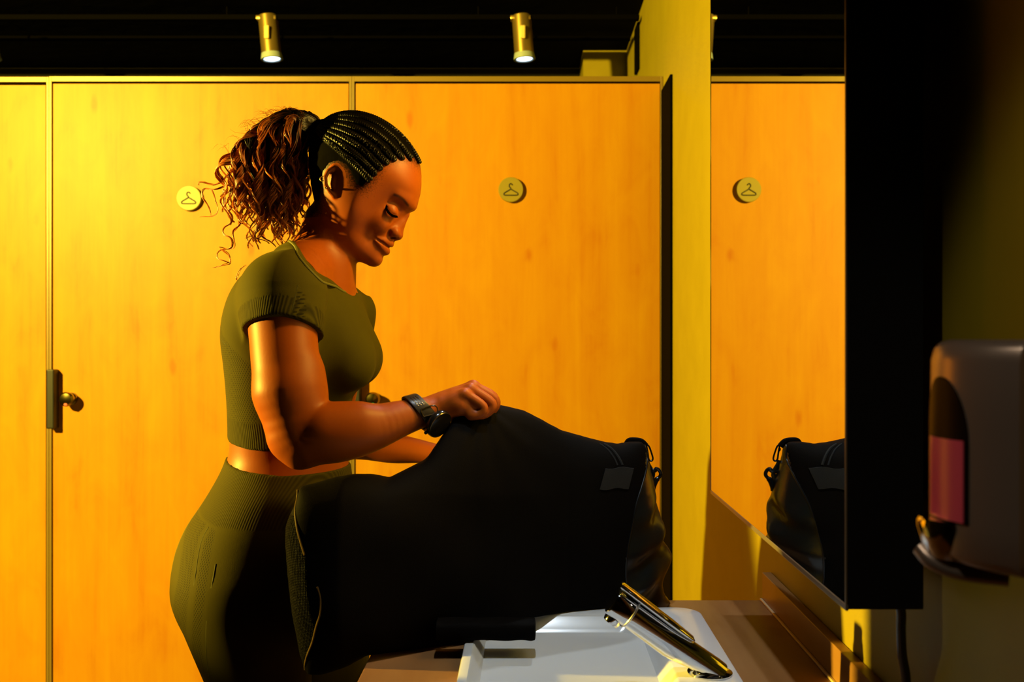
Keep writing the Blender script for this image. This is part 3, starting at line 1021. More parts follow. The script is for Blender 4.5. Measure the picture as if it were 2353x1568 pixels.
def head(p):
    ps = sym(p)
    d = skull(p)
    # cheek, brow, jaw corner
    d = smin(d, headell(ps, (878, 514, 45), (22, 24, 17), 30), 24 * m_)
    d = smin(d, headchain(ps, [(946, 474, 10, 7), (936, 464, 34, 9), (918, 454, 54, 8)]), 16 * m_)
    d = smin(d, headell(ps, (815, 550, 34), (30, 22, 20), 30), 30 * m_)
    d = smin(d, headell(p, (862, 596, 0), (14, 14, 20), 0), 12 * m_)
    # eye socket, lid
    d = smax(d, -headell(ps, (918, 486, 55), (19, 10, 20), 42), 16 * m_)
    d = smin(d, headell(ps, (901, 488, 41), (19, 17, 16), 40), 9 * m_)
    d = smax(d, -headchain(ps, [(898, 471, 58, 1.4), (909, 480, 57, 1.6), (921, 490, 47, 1.4)]), 3 * m_)
    # lid slit
    d = smax(d, -headchain(ps, [(894, 477, 55, 1.2), (898, 489, 59, 1.6), (906, 498, 57, 1.6), (918, 502, 42, 1.4)]), 3 * m_)
    # nose
    n = headchain(p, [(934, 494, 0, 7), (924, 512, 0, 8.5), (918, 528, 0, 9.5), (914.5, 539.5, 0, 12.2)])
    n = smin(n, headchain(ps, [(914, 512, 6, 11), (906, 532, 13, 12)]), 12 * m_)
    n = smin(n, headell(ps, (908, 535, 19), (12.5, 11, 9.5), 25), 7 * m_)
    n = smin(n, headchain(p, [(914, 545, 0, 6), (904, 550, 0, 5)]), 5 * m_)
    d = smin(d, n, 6 * m_)
    d = smax(d, -headell(ps, (904.5, 545, 9.5), (8, 4.6, 5), -22), 3 * m_)
    d = smax(d, -headell(ps, (896, 541, 27.5), (3.2, 9, 5), 20), 5 * m_)
    # lips
    up_ = headchain(ps, [(896.5, 561, 0, 7.8), (892.5, 558.5, 12, 8.0), (884, 554.5, 25, 6.8), (871, 551, 38, 3.4)])
    lo_ = headchain(ps, [(887, 577.5, 0, 8.2), (883.5, 573.5, 13, 8.4), (877, 565, 26, 7.0), (869.5, 555, 37, 3.4)])
    d = smin(d, up_, 5 * m_)
    d = smin(d, lo_, 5 * m_)
    d = smax(d, -headchain(ps, [(898, 570, 0, 2.0), (890, 566, 16, 2.3), (881, 559.5, 30, 2.8), (867, 551, 43, 2.6)]), 2.5 * m_)
    d = smax(d, -headell(ps, (862, 553, 50), (3, 12, 6), 28), 9 * m_)
    # ears
    e = headell(ps, (791, 433, 86), (17, 32, 7), -8)
    hel = [(807, 441, 86, 4.2), (803, 427, 92, 4), (809, 412, 94, 4.6), (800, 402, 96, 5), (787, 401, 98, 5), (775, 409, 100, 5), (768, 423, 101, 4.8), (769, 440, 100, 4.6), (777, 454, 97, 4.6), (786, 463, 93, 6.2), (793, 462, 89, 6)]
    e = smin(e, headchain(ps, hel), 4 * m_)
    e = smax(e, -headchain(ps, [(804, 412, 99, 4.0), (791, 409, 103, 4.2), (780, 416, 106, 4.0), (776, 430, 106, 3.6), (780, 447, 103, 3)]), 3 * m_)
    e = smin(e, headchain(ps, [(797, 417, 91, 4.5), (786, 424, 94, 4.6), (783, 438, 94, 4.6), (788, 451, 91, 4.4)]), 4 * m_)
    e = smax(e, -headell(ps, (799, 434, 103), (8, 12.5, 14), -8), 4 * m_)
    e = smin(e, headell(ps, (807, 441, 88), (5, 7, 7)), 4 * m_)
    d = smin(d, e, 5 * m_)
    return d

def headneck(p):
    return smin(head(p), neck(p), 16 * m_)

# torso and hips
TORSO = Loft([(590, 640, 780, .07), (612, 600, 785, .105), (640, 562, 792, .130), (670, 542, 812, .145), (700, 530, 834, .155), (740, 520, 848, .156), (780, 517, 848, .152), (830, 523, 838, .146),
              (880, 527, 822, .138), (930, 529, 808, .128), (990, 530, 800, .121), (1043, 527, 803, .119), (1080, 512, 808, .126), (1120, 489, 814, .142),
              (1150, 470, 818, .153), (1200, 434, 825, .166), (1250, 413, 830, .174), (1300, 403, 832, .178), (1350, 400, 830, .176), (1400, 420, 815, .160), (1440, 470, 790, .13)],
             YP, 14, shear=[(590, .18), (760, .16), (900, .10), (1050, .03), (1200, 0), (1440, 0)], e=2.15)
NLEG = Loft([(1290, 430, 700, .080), (1330, 404, 708, .092), (1370, 402, 712, .096), (1410, 410, 714, .097), (1450, 427, 716, .096), (1500, 449, 718, .094), (1568, 479, 718, .090), (1700, 520, 712, .083), (1850, 555, 695, .066), (1950, 562, 690, .058),
             (2060, 552, 682, .060), (2150, 550, 672, .058), (2300, 575, 655, .044), (2420, 590, 648, .036), (2520, 590, 650, .036)], 1.662, 20)
FLEG = Loft([(1290, 560, 800, .080), (1330, 560, 835, .092), (1400, 565, 852, .095), (1450, 568, 856, .095), (1490, 570, 853, .094), (1568, 580, 842, .088), (1700, 610, 815, .080), (1800, 632, 790, .064),
             (1880, 640, 780, .058), (1980, 634, 770, .060), (2100, 640, 750, .052), (2200, 655, 735, .040), (2300, 662, 728, .035), (2350, 660, 728, .036)], 1.85, 20)
def bust(p):
    a = headell(p, (800, 834, 66), (66, 58, 56), 22)
    b = headell(p, (808, 830, -60), (54, 56, 54), 22)
    c = headell(p, (776, 752, -6), (58, 92, 118), -14)
    d = headell(p, (808, 812, 0), (46, 56, 62), 10)
    return smin(smin(a, b, 40 * m_), smin(c, d, 40 * m_), 50 * m_)
def trunk(p):
    d = TORSO(p)
    d = smin(d, bust(p), 34 * m_)
    d = smin(d, chain(p, [(733, 600, 1.75, 50), (690, 628, 1.66, 62), (656, 668, 1.605, 82)]), .05)
    d = smin(d, chain(p, [(738, 622, 1.76, 44), (778, 690, 1.86, 38), (803, 722, 1.915, 47)]), .05)
    return d
def legs(p):
    d = smin(NLEG(p), FLEG(p), .012)
    d = smin(d, chain(p, [(612, 2560, 1.662, 34), (700, 2605, 1.655, 26), (760, 2612, 1.65, 20)]), .03)
    d = smin(d, chain(p, [(690, 2385, 1.85, 32), (770, 2420, 1.86, 24), (825, 2428, 1.865, 18)]), .03)
    return d
ARM_R = [(650, 676, 1.600, 88), (651, 760, 1.585, 78), (656, 830, 1.570, 77), (664, 900, 1.558, 79)]
FORE_R = [(664, 900, 1.558, 79), (688, 1002, 1.552, 66), (735, 1001, 1.555, 67), (790, 996, 1.562, 64), (850, 985, 1.575, 54), (925, 961, 1.598, 41), (985, 944, 1.617, 32), (1012, 934, 1.625, 29)]
def arm_r_up(p):
    return smin(chain_s(p, ARM_R, .01), chain(p, [(700, 860, 1.565, 42), (706, 905, 1.562, 40)]), .02)
def arm_r_fore(p):
    d = chain_s(p, FORE_R, .012)
    d = smin(d, chain(p, [(655, 1015, 1.545, 30), (684, 1050, 1.548, 22)]), .02)
    d = smin(d, chain(p, [(745, 975, 1.545, 40), (820, 965, 1.56, 32)]), .03)
    return d
ARM_L = [(803, 718, 1.915, 50), (800, 800, 1.935, 44), (782, 880, 1.955, 42), (768, 960, 1.97, 40)]
FORE_L = [(768, 960, 1.97, 40), (775, 1008, 1.975, 40), (850, 1017, 1.975, 41), (905, 1030, 1.965, 35), (960, 1037, 1.95, 27.5), (1003, 1043, 1.935, 22)]
def hand_r(p):
    y = 1.630
    d = ell(p, (1049, 925, y), (48, 32, 44), -24)
    d = smin(d, chain(p, [(1005, 936, 1.626, 28), (1040, 924, 1.630, 27)]), .012)
    F_ = [  # knuckle, middle joint, end joint, tip
        [(1028, 915, 1.648, 18), (1086, 890, 1.664, 13.5), (1133, 912, 1.666, 11.5), (1130, 937, 1.664, 10.5), (1108, 944, 1.662, 9)],
        [(1026, 914, 1.640, 18), (1087, 889, 1.645, 14), (1136, 918, 1.646, 12), (1131, 944, 1.645, 10.5), (1106, 950, 1.644, 9)],
        [(1024, 918, 1.628, 18), (1081, 895, 1.626, 13.5), (1129, 926, 1.626, 11.5), (1122, 948, 1.625, 10), (1098, 953, 1.626, 9)],
        [(1020, 925, 1.614, 17), (1068, 906, 1.609, 12.5), (1110, 934, 1.608, 10.5), (1103, 953, 1.608, 9.5), (1082, 957, 1.609, 8.5)],
    ]
    for q in F_:
        f1 = smin(chain(p, q[:2]), chain_s(p, q[1:], .003), .006)
        d = smin(d, f1, .004)
    th = chain_s(p, [(1018, 946, 1.640, 20), (1052, 957, 1.652, 15), (1086, 957, 1.655, 14), (1112, 953, 1.655, 12)], .004)
    d = smin(d, chain_s(p, [(1060, 935, 1.612, 17), (1085, 946, 1.615, 14), (1104, 950, 1.625, 12)], .004), .01)
    return smin(d, th, .006)
def hand_l(p):
    # mostly hidden behind the bag cloth
    y = 1.925
    d = ell(p, (1034, 1062, y), (34, 20, 34), 25)
    d = smin(d, chain(p, [(1003, 1044, 1.935, 21), (1030, 1060, 1.925, 18)]), .01)
    for k, c in enumerate((-.030, -.010, .010, .028)):
        q = [(1040, 1066, y + c * .7, 11), (1062, 1080 - 2 * k, y + c, 9.5), (1072, 1100 - 2 * k, y + c, 8.5), (1062, 1116 - 3 * k, y + c, 7.5)]
        d = smin(d, chain_s(p, q, .002), .003)
    return smin(d, chain_s(p, [(1020, 1062, y - .02, 12), (1040, 1088, y - .035, 10), (1052, 1104, y - .035, 8)], .003), .005)

def body(p):
    d = trunk(p)
    d = smin(d, smin(arm_r_up(p), arm_r_fore(p), .012), .010)
    d = smin(d, chain_s(p, ARM_L, .01), .012)
    d = smin(d, chain_s(p, FORE_L, .01), .010)
    d = smin(d, legs(p), .02)
    d = smin(d, neck(p), .03)
    # spine hollow and navel side shaping
    return d

def mixc(a, b, t): return a[None] * (1 - t[:, None]) + b[None] * t[:, None]
SKIN = np.array([.34, .070, .004]); LIP = np.array([.27, .055, .012]); DARK = np.array([.010, .006, .004]); PALM = np.array([.62, .22, .07])
HAIRLINE = [(966, 376), (950, 366), (925, 368), (900, 378), (884, 396), (868, 428), (850, 446), (836, 440), (824, 412), (812, 396), (795, 388), (776, 392), (758, 412), (752, 450), (742, 492), (716, 500), (690, 505),
            (650, 500), (650, 200), (1000, 200), (1000, 376)]
def sdpoly(u, v, poly):
    return np.where(poly_inside(u, v, poly), -1, 1) * poly_dist(u, v, poly)
def skin_col(V):
    u, v = uv(V)
    c = np.abs(cx2(V))
    C = np.repeat(SKIN[None], len(V), 0)
    rng = np.random.default_rng(3)
    # stubbly hairline and sideburn
    hl = sdpoly(u, v, HAIRLINE)
    t = np.clip(1 - (hl + rng.normal(0, 5, len(V))) / 26, 0, 1) ** 1.5 * (v < 505) * (V[:, 2] > 1.5)
    ear = (np.hypot((u - 790) / 26, (v - 432) / 40) < 1) & (c > 80)
    C = C * (1 - t[:, None] * np.where(ear, 0, .93)[:, None])
    # eyebrow
    br = poly_dist(u, v, [(916, 457), (925, 460), (934, 466), (941, 476)], False)
    t = np.clip(1.3 - br / 3.6, 0, 1) * (c > 14) * (c < 75) * (v < 482)
    C = C * (1 - .8 * t[:, None])
    # lips
    ps = sym(V)
    up_ = headchain(ps, [(897, 562, 0, 6), (892, 560, 12, 5.4), (884, 557, 24, 3.6), (873, 552.5, 36, 1.6)])
    lo_ = headchain(ps, [(888, 577, 0, 7.6), (884, 573, 12, 6.6), (877, 564.5, 25, 4.6), (871, 556, 36, 2)])
    t = np.clip(1 - np.minimum(up_, lo_) / (1.6 * m_), 0, 1) * (V[:, 2] > 1.48)
    C = C * (1 - t[:, None]) + LIP * t[:, None]
    return C

parts = []
HS = .0017
def headfull(p): return smin(body(p), head(p), 16 * m_)
V1, Q1 = sparse_nets(headfull, (-.50, 1.60, 1.40), (-.17, 1.92, 1.78), HS)
def body_noneck(p): return body(p)
V2, Q2 = sparse_nets(body_noneck, (-.70, 1.40, -.01), (-.03, 2.09, 1.56), .0032)
def hand_both(p): return np.minimum(smin(arm_r_fore(p), hand_r(p), .010), smin(chain(p, FORE_L[-3:]), hand_l(p), .008))
V3, Q3 = sparse_nets(lambda p: smax(hand_both(p), ((CX + p[:, 0] * F / 1.6) * -1 + 966) / F * 1.6, 0), (-.20, 1.56, 1.06), (-.02, 2.0, 1.31), .0016)
# head keeps what lies above the collar, torso what lies below it; both meet under the shirt
def above(V, Q):
    u, v = uv(V)
    m = (v + (u - 740) * -.62) < 652
    return Q[m[Q].all(1)]
def below(V, Q):
    u, v = uv(V)
    m = ~((v + (u - 740) * -.62) < 648)
    return Q[m[Q].all(1)]
Q1 = above(V1, Q1); Q2 = below(V2, Q2)
V1 = relax(V1, Q1, 2); V2 = relax(V2, Q2, 14); V3 = relax(V3, Q3, 2)
VB = np.concatenate([V1, V2, V3]); QB = np.concatenate([Q1, Q2 + len(V1), Q3 + len(V1) + len(V2)])
used = np.unique(QB); remap = np.full(len(VB), -1); remap[used] = np.arange(len(used))
VB = VB[used]; QB = remap[QB]
person = np_mesh('person', VB, QB, M['skin'], None, skin_col)
tag(person, 'woman in olive crop top and leggings with curly ponytail gripping the black bag', 'person')

# ------------------------------------------------------------------ clothing
def line_y(u, pts):
    return np.interp(u, [q[0] for q in pts], [q[1] for q in pts])
NECKLINE = [(640, 548), (662, 556), (684, 557), (705, 568), (722, 584), (745, 610), (770, 638), (790, 660), (803, 669), (815, 672), (860, 668)]
HEM = [(480, 975), (528, 990), (560, 1007), (615, 1017), (700, 1020), (820, 1010)]
WAIST = [(480, 1022), (527, 1042), (560, 1053), (600, 1062), (690, 1072), (820, 1070)]
def cuffR(p):
    u = CX + p[:, 0] * F / p[:, 1]; v = CY - (p[:, 2] - HC) * F / p[:, 1]
    # cut plane through the upper arm, tilted so that the near side sits higher
    cut = 760 - (1.60 - p[:, 1]) / .07 * 42 + np.abs(u - 648) * .10
    return (v - cut) * 1.58 / F * .85
def cuffL(p):
    u, v = uv(p, 1.93)
    return (v - 800) * 1.93 / F
def shirt_f(p):
    u, v = uv(p)
    fl = np.clip(-cuffR(p) / .05, 0, 1)
    ar = arm_r_up(p) - .0030 - .0030 * (1 - fl)
    t = smin(trunk(p), smax(ar, cuffR(p), .002), .014)
    t = smin(t, smax(chain_s(p, ARM_L, .01) - .004, cuffL(p), .002), .014)
    t = t - .0038
    # fold between chest and sleeve
    g = (v - line_y(u, HEM)) / SC
    t = smax(t, g, .002)
    nk = (line_y(u, NECKLINE) - v) / SC * .75
    t = smax(t, nk, .002)
    return smax(t, -p[:, 2] + 1.05, 0)
shirt_V, shirt_Q = sparse_nets(shirt_f, (-.62, 1.44, 1.12), (-.22, 2.05, 1.56), .0026)
DOT_BACK = [(560, 690), (530, 700), (505, 760), (505, 850), (520, 960), (640, 985), (640, 840), (592, 800), (562, 770), (548, 735)]
DOT_FRONT = [(745, 668), (762, 690), (765, 730), (752, 765), (730, 790), (722, 775), (738, 740), (742, 700)]
def shirt_col(V):
    u, v = uv(V)
    C = np.zeros((len(V), 3))
    near = V[:, 1] < YP + .02
    a = np.clip(-sdpoly(u, v, DOT_BACK) / 4, 0, 1) * near
    b_ = np.clip(-sdpoly(u, v, DOT_FRONT) / 4, 0, 1) * near
    arm = arm_r_up(V) < .012
    C[:, 0] = np.where(arm & (u > 572), 0, a) + b_
    hem = np.clip((v - line_y(u, HEM) + 58) / 4, 0, 1)
    C[:, 0] *= 1 - hem
    cu = arm & (cuffR(V) > -.024) & (cuffR(V) < .004)
    C[:, 1] = np.maximum(hem, cu)
    return np.clip(C, 0, 1)
shirt = np_mesh('crop_top', shirt_V, shirt_Q, M['knit'], person, shirt_col, 3)

def legging_f(p):
    u, v = uv(p)
    d = smin(trunk(p), legs(p), .02) - .0034
    g = (line_y(u, WAIST) - v) / SC
    return smax(smax(d, g, .002), .12 - p[:, 2], .002)
lv, lq = sparse_nets(legging_f, (-.68, 1.44, .10), (-.22, 2.05, 1.18), .0034)
DOT_LEG = [(468, 1150), (510, 1163), (545, 1172), (560, 1180), (556, 1230), (553, 1300), (540, 1400), (545, 1500), (560, 1580), (520, 1580), (470, 1500), (442, 1440), (452, 1380), (470, 1300), (470, 1230), (455, 1170)]
def leg_col(V):
    u, v = uv(V)
    near = V[:, 1] < YP
    C = np.zeros((len(V), 3))
    C[:, 0] = np.clip(-sdpoly(u, v, DOT_LEG) / 5, 0, 1) * near
    seam = np.minimum(poly_dist(u, v, SEAM1, False), 99)
    C[:, 0] *= np.clip((seam - 7) / 3, 0, 1)
    wb = line_y(u, [(400, 1120), (470, 1147), (520, 1166), (560, 1175), (640, 1180), (820, 1185)])
    C[:, 1] = np.clip((wb - v) / 4, 0, 1) * .7
    C[:, 0] *= 1 - np.clip((wb - v) / 3, 0, 1)
    return C
SEAM1 = [(540, 1174), (526, 1200), (521, 1240), (519, 1300), (512, 1360), (503, 1420), (500, 1470), (506, 1520), (518, 1590)]
SEAM2 = [(566, 1240), (561, 1290), (553, 1350), (549, 1410), (549, 1470), (556, 1530), (566, 1590)]
leggings = np_mesh('leggings', lv, lq, M['knit'], person, leg_col, 3)

def on_surface(f, u, v, y_near=1.40, y_far=1.80, off=0.0):
    """first hit of a sight line through the picture point with the body; returns world point"""
    ys = np.linspace(y_near, y_far, 400)
    pts = np.array([P(u, v, y) for y in ys])
    d = f(pts) - off
    i = np.argmax(d < 0)
    if d[i] >= 0: return None
    return Vector(pts[i])
def surf_line(f, pts, n=6, off=0.0):
    """a line on the cloth: picture points of the middle plane cast sideways onto the body"""
    out = []
    dense = catmull([(a, b, 0) for a, b in pts], n)
    for q in dense:
        x = (q.x - CX) / SC; z = HC - (q.y - CY) / SC
        ys = np.linspace(1.42, 1.82, 500)
        pp = np.stack([np.full(500, x), ys, np.full(500, z)], -1)
        d = f(pp) - off
        i = int(np.argmax(d < 0))
        if d[i] < 0: out.append(Vector(pp[i]))
    if len(out) > 12:
        a = np.array([tuple(x) for x in out])
        for k in range(3): a[:, k] = gauss1(a[:, k], 2.0)
        out = [Vector(x) for x in a]
    return out
for sm in (SEAM1, SEAM2):
    pts = surf_line(legging_f, sm)
    MB().tube(pts, .0011, 6).build('side_seam', M['seam'], leggings, True)
# collar rib, raglan seams
pts = []
for q in catmull([(684, 560, 0), (705, 571, 0), (722, 587, 0), (745, 613, 0), (770, 641, 0), (790, 663, 0), (802, 672, 0)], 8):
    r_ = surf_line(shirt_f, [(q.x, q.y + 2), (q.x + .5, q.y + 2)], 1)
    if r_: pts.append(r_[0])
MB().tube(pts, .0022, 8).build('collar', M['seam'], shirt, True)
rg = surf_line(shirt_f, [(752, 622), (748, 660), (741, 705), (735, 735)], 8)
MB().tube(rg, .0007, 6).build('raglan_seam', M['seam_dark'], shirt, True)
rg = surf_line(shirt_f, [(533, 680), (527, 705), (530, 740), (542, 765), (560, 785), (572, 792)], 8)
MB().tube(rg, .0007, 6).build('raglan_seam', M['seam_dark'], shirt, True)

# ------------------------------------------------------------------ hair
def hp(u, v, c): return np.array([(u - CX) / SC, YP - c / SC, HC - (v - CY) / SC])
def hair_f(p):
    u, v = uv(p)
    g = sdpoly(u, v, HAIRLINE) + np.sin(u * .9) * .8
    off = np.clip(-g / 24, 0, 1) * 4.5
    d = skull(p) - off * m_
    nb = headell(p, (738, 300, 0), (30, 22, 34), -40)
    d = smin(d, nb, 10 * m_)
    return smax(d, g * m_, 1.5 * m_)
hv, hq = sparse_nets(hair_f, (-.45, 1.62, 1.50), (-.17, 1.88, 1.79), .0022)
hair = np_mesh('hair', hv, hq, M['hair_cap'], person, None, 2)

def np_tubes(paths, rad, sides=5, up=None, flat=1.0):
    """paths (n, m, 3); rad (n, m) -> verts, quads"""
    n, m, _ = paths.shape
    T = np.gradient(paths, axis=1)
    T /= np.linalg.norm(T, axis=2, keepdims=True) + 1e-12
    ref = np.array([0.03, 1.0, 0.05]) if up is None else up
    ref = np.broadcast_to(ref, paths.shape)
    U = ref - T * (T * ref).sum(2, keepdims=True)
    U /= np.linalg.norm(U, axis=2, keepdims=True) + 1e-12
    W = np.cross(T, U)
    a = np.arange(sides) * 2 * np.pi / sides
    V = paths[:, :, None] + rad[:, :, None, None] * (np.cos(a)[None, None, :, None] * U[:, :, None] * flat + np.sin(a)[None, None, :, None] * W[:, :, None])
    i, j, k = np.meshgrid(np.arange(n), np.arange(m - 1), np.arange(sides), indexing='ij')
    b = (i * m + j) * sides
    k2 = (k + 1) % sides
    Q = np.stack([b + k, b + k2, b + sides + k2, b + sides + k], -1).reshape(-1, 4)
    return V.reshape(-1, 3), Q

def lateral_hit(fn, us, vs, sign=1):
    cs = np.linspace(125, 0, 251)
    P_ = np.stack([np.stack([hp(u, v, c) for c in cs]) for u, v in zip(us, vs)])
    d = fn(P_.reshape(-1, 3)).reshape(len(us), -1)
    i = np.argmax(d < 0, 1)
    return np.where(d[np.arange(len(us)), i] < 0, cs[i], 0.0)
TOPC = catmull([(963, 378, 0), (951, 352, 0), (930, 325, 0), (898, 297, 0), (862, 277, 0), (826, 267, 0), (792, 267, 0), (764, 277, 0), (742, 294, 0)], 8)
BOTC = catmull([(868, 430, 0), (858, 420, 0), (846, 408, 0), (830, 392, 0), (812, 376, 0), (792, 358, 0), (770, 340, 0), (752, 322, 0), (738, 306, 0)], 8)
HC_ = [(963, 378), (945, 370), (925, 371), (905, 380), (890, 394), (877, 412), (868, 430)]
paths, rads = [], []
NR = 8
for k in range(NR):
    f = k / (NR - 1)
    for sgn in ((1, -1) if k else (1,)):
        us, vs = [], []
        for i, (a, b_) in enumerate(zip(TOPC, BOTC)):
            t = i / (len(TOPC) - 1)
            x = a.x * (1 - f) + b_.x * f; y = a.y * (1 - f) + b_.y * f
            hx, hy = np.interp(f * 6, range(7), [q[0] for q in HC_]), np.interp(f * 6, range(7), [q[1] for q in HC_])
            w_ = max(0, 1 - t * 4)
            us.append(x * (1 - w_) + hx * w_); vs.append(y * (1 - w_) + hy * w_)
        cs = lateral_hit(skull, us, vs)
        base = np.stack([hp(u, v, c * sgn) for u, v, c in zip(us, vs, cs)])
        # smooth and resample
        tt = np.linspace(0, len(base) - 1, 130)
        base = np.stack([np.interp(tt, np.arange(len(base)), gauss1(base[:, q], 2.0)) for q in range(3)], -1)
        ctr = hp(838, 378, 0)
        nrm_ = base - ctr; nrm_ /= np.linalg.norm(nrm_, axis=1, keepdims=True)
        T = np.gradient(base, axis=0); T /= np.linalg.norm(T, axis=1, keepdims=True)
        side = np.cross(T, nrm_)
        arc = np.concatenate([[0], np.cumsum(np.linalg.norm(np.diff(base, axis=0), axis=1))]) / m_
        for ph in (0, 2.09, 4.19):
            th = arc / 15 * 2 * np.pi + ph
            pth = base + (nrm_ * (3.0 + 2.2 * np.cos(th))[:, None] + side * (4.4 * np.sin(th))[:, None]) * m_
            r = np.full(130, 4.3 * m_); r[:6] *= np.linspace(.3, 1, 6)
            paths.append(pth); rads.append(r)
bv_, bq_ = np_tubes(np.array(paths), np.array(rads), 7, up=np.array([0.1, .2, 1.0]))
np_mesh('cornrow_braids', bv_, bq_, M['hair_black'], hair)
# the tie and the twisted lock over it
b = MB()
tie = [Vector(hp(736 + 13 * math.cos(a) * .5, 297 + 20 * math.sin(a) * .8, 0)) + Vector((0, 22 * m_ * math.cos(a), 0)) for a in [2 * math.pi * k / 30 for k in range(31)]]
b.tube(tie, 6 * m_, 8)
b.build('hair_tie', M['hair_black'], hair, True)

rng = np.random.default_rng(11)
random.seed(5)
XT = [500, 515, 530, 560, 600, 640, 680, 715, 730]
YT = [430, 392, 345, 318, 284, 262, 254, 268, 285]
def top_y(x): return float(np.interp(x, XT, YT))
SP, SR, SCOL = [], [], []
MPT = 64
def lock(ctrl, hel0, hel1, pitch, phase, width, nstr, dark, tint, start=.42, rs=.95, turn=1.0):
    """ctrl: control points (u, v, c); strands run as a flat ribbon that winds into a ringlet"""
    cv = np.array([tuple(q) for q in catmull(ctrl, 16)])
    s = np.concatenate([[0], np.cumsum(np.linalg.norm(np.diff(cv, axis=0), axis=1))])
    tt = np.linspace(0, s[-1], MPT)
    c = np.stack([np.interp(tt, s, cv[:, q]) for q in range(3)], -1)
    t = tt / s[-1]
    T = np.gradient(c, axis=0); T /= np.linalg.norm(T, axis=1, keepdims=True)
    ref = np.array([0, 0, 1.0])
    U = ref - T * (T @ ref)[:, None]; U /= np.linalg.norm(U, axis=1, keepdims=True) + 1e-9
    W = np.cross(T, U)
    amp = np.clip((t - start) / (1 - start), 0, 1) ** .7 * (hel1 - hel0) + hel0 * np.clip(t * 4, 0, 1)
    th = tt / pitch * 2 * np.pi * turn + phase
    rad = U * np.cos(th)[:, None] + W * np.sin(th)[:, None]
    tan = -U * np.sin(th)[:, None] + W * np.cos(th)[:, None]
    ctr = c + rad * amp[:, None]
    wd = width * np.interp(t, [0, .12, .5, .85, 1], [.55, 1, 1, .7, .12])
    # ribbon lies along the local binormal: mostly the axis direction mixed with the tangential one
    rib = T * .45 + tan * .55
    rib = np.where((np.clip((t - start) * 5, 0, 1) < .5)[:, None], W * .8 + U * .4, rib)
    for q in range(3): rib[:, q] = gauss1(rib[:, q], 2)
    rib /= np.linalg.norm(rib, axis=1, keepdims=True) + 1e-9
    for k in range(nstr):
        o = (k / max(nstr - 1, 1) - .5) * 2
        jit = rng.normal(0, .4, 3)
        pth = ctr + rib * (o * wd * .5)[:, None] + rad * ((1 - o * o) * 1.6 + rng.normal(0, .5)) + jit * np.clip(t * 3, .3, 1)[:, None]
        wv = np.sin(t * rng.uniform(8, 20) + rng.uniform(0, 6)) * .5
        pth = pth + U * wv[:, None] * .5
        SP.append(np.stack([(pth[:, 0] - CX) / SC, YP - pth[:, 2] / SC, HC - (pth[:, 1] - CY) / SC], -1))
        rr = rs * np.interp(t, [0, .1, .8, 1], [.8, 1, .9, .25]) * rng.uniform(.75, 1.2)
        SR.append(rr * m_)
        g = np.clip((t - dark) / .25 + rng.normal(0, .08), 0, 1)[:, None]
        root = np.array([.006, .0035, .002])
        SCOL.append(root * (1 - g) + np.array(tint) * rng.uniform(.7, 1.3) * g)

BASE = (736, 296)
COPPER = [(.74, .200, .020), (.58, .140, .014), (.85, .280, .040), (.34, .080, .010)]
for i in range(112):
    ex = rng.uniform(530, 704)
    if i % 3 == 0: ex = rng.uniform(565, 690)
    cc = rng.uniform(-72, 72)
    if i % 2: cc = rng.uniform(10, 74)
    dep = abs(cc) / 72
    ty = top_y(ex) + dep * 26 + rng.uniform(2, 30) * (1 if i % 2 else .35)
    mx = 736 * .5 + ex * .5
    my = top_y(mx) + dep * 18 + rng.uniform(0, 22)
    ye = np.interp(ex, [520, 545, 580, 620, 660, 706], [465, 545, 570, 590, 575, 530]) - rng.uniform(0, 100)
    ye = max(ye, ty + 70)
    dx = rng.uniform(-12, 12)
    ctrl = [(BASE[0] + rng.uniform(-4, 4), BASE[1] + rng.uniform(-12, 12), rng.uniform(-14, 14)),
            (736 * .8 + ex * .2, (my + 288) / 2, cc * .3), (mx, my, cc * .65), (ex + 8, ty, cc * .95), (ex - 3, ty * .6 + ye * .4, cc), (ex + dx, ye, cc + rng.uniform(-8, 8))]
    lock(ctrl, 2.0, rng.uniform(10, 17), rng.uniform(78, 118), rng.uniform(0, 6.28), rng.uniform(15, 24), 22, rng.choice([.18, .26, .36, .55], p=[.3, .35, .25, .1]), COPPER[rng.integers(4)], start=.36, turn=rng.choice([-1, 1]))
# ringlets that leave the mass, as in the photograph
def ringlet(ctrl, h1, pitch, ph, wd, n, tint=(.36, .085, .012), start=.15, turn=1):
    lock(ctrl, 1.0, h1, pitch, ph, wd, n, -.2, tint, start, .8, turn)
ringlet([(552, 400, 40), (540, 430, 42), (520, 440, 44), (486, 440, 46), (482, 455, 46), (490, 478, 46), (500, 500, 46)], 1.5, 60, 0, 5, 7)
ringlet([(545, 380, 30), (530, 415, 34), (505, 428, 38), (474, 427, 40), (472, 432, 40)], 1.2, 60, 1, 5, 8)
ringlet([(500, 442, 46), (508, 462, 46), (516, 485, 46), (506, 500, 46), (474, 506, 46)], .5, 60, 1, 1.2, 3)
ringlet([(522, 440, 30), (526, 470, 32), (540, 500, 34), (528, 530, 34), (540, 556, 34), (520, 585, 34), (524, 600, 34), (530, 612, 34)], 10, 62, .6, 7, 12, start=.1)
ringlet([(545, 440, 20), (548, 480, 22), (556, 520, 24), (548, 545, 24), (530, 570, 24), (516, 580, 24)], 12, 66, 2.0, 9, 14)
ringlet([(516, 575, 30), (534, 590, 30), (538, 608, 30), (520, 612, 30), (498, 616, 30)], 1, 60, 0, 1.5, 3)
ringlet([(600, 430, 35), (604, 470, 38), (612, 510, 40), (606, 545, 40), (616, 570, 40)], 13, 66, .5, 12, 14)
ringlet([(588, 470, -20), (590, 510, -20), (604, 550, -16), (628, 568, -10)], 6, 80, .2, 7, 10, tint=(.05, .014, .004))
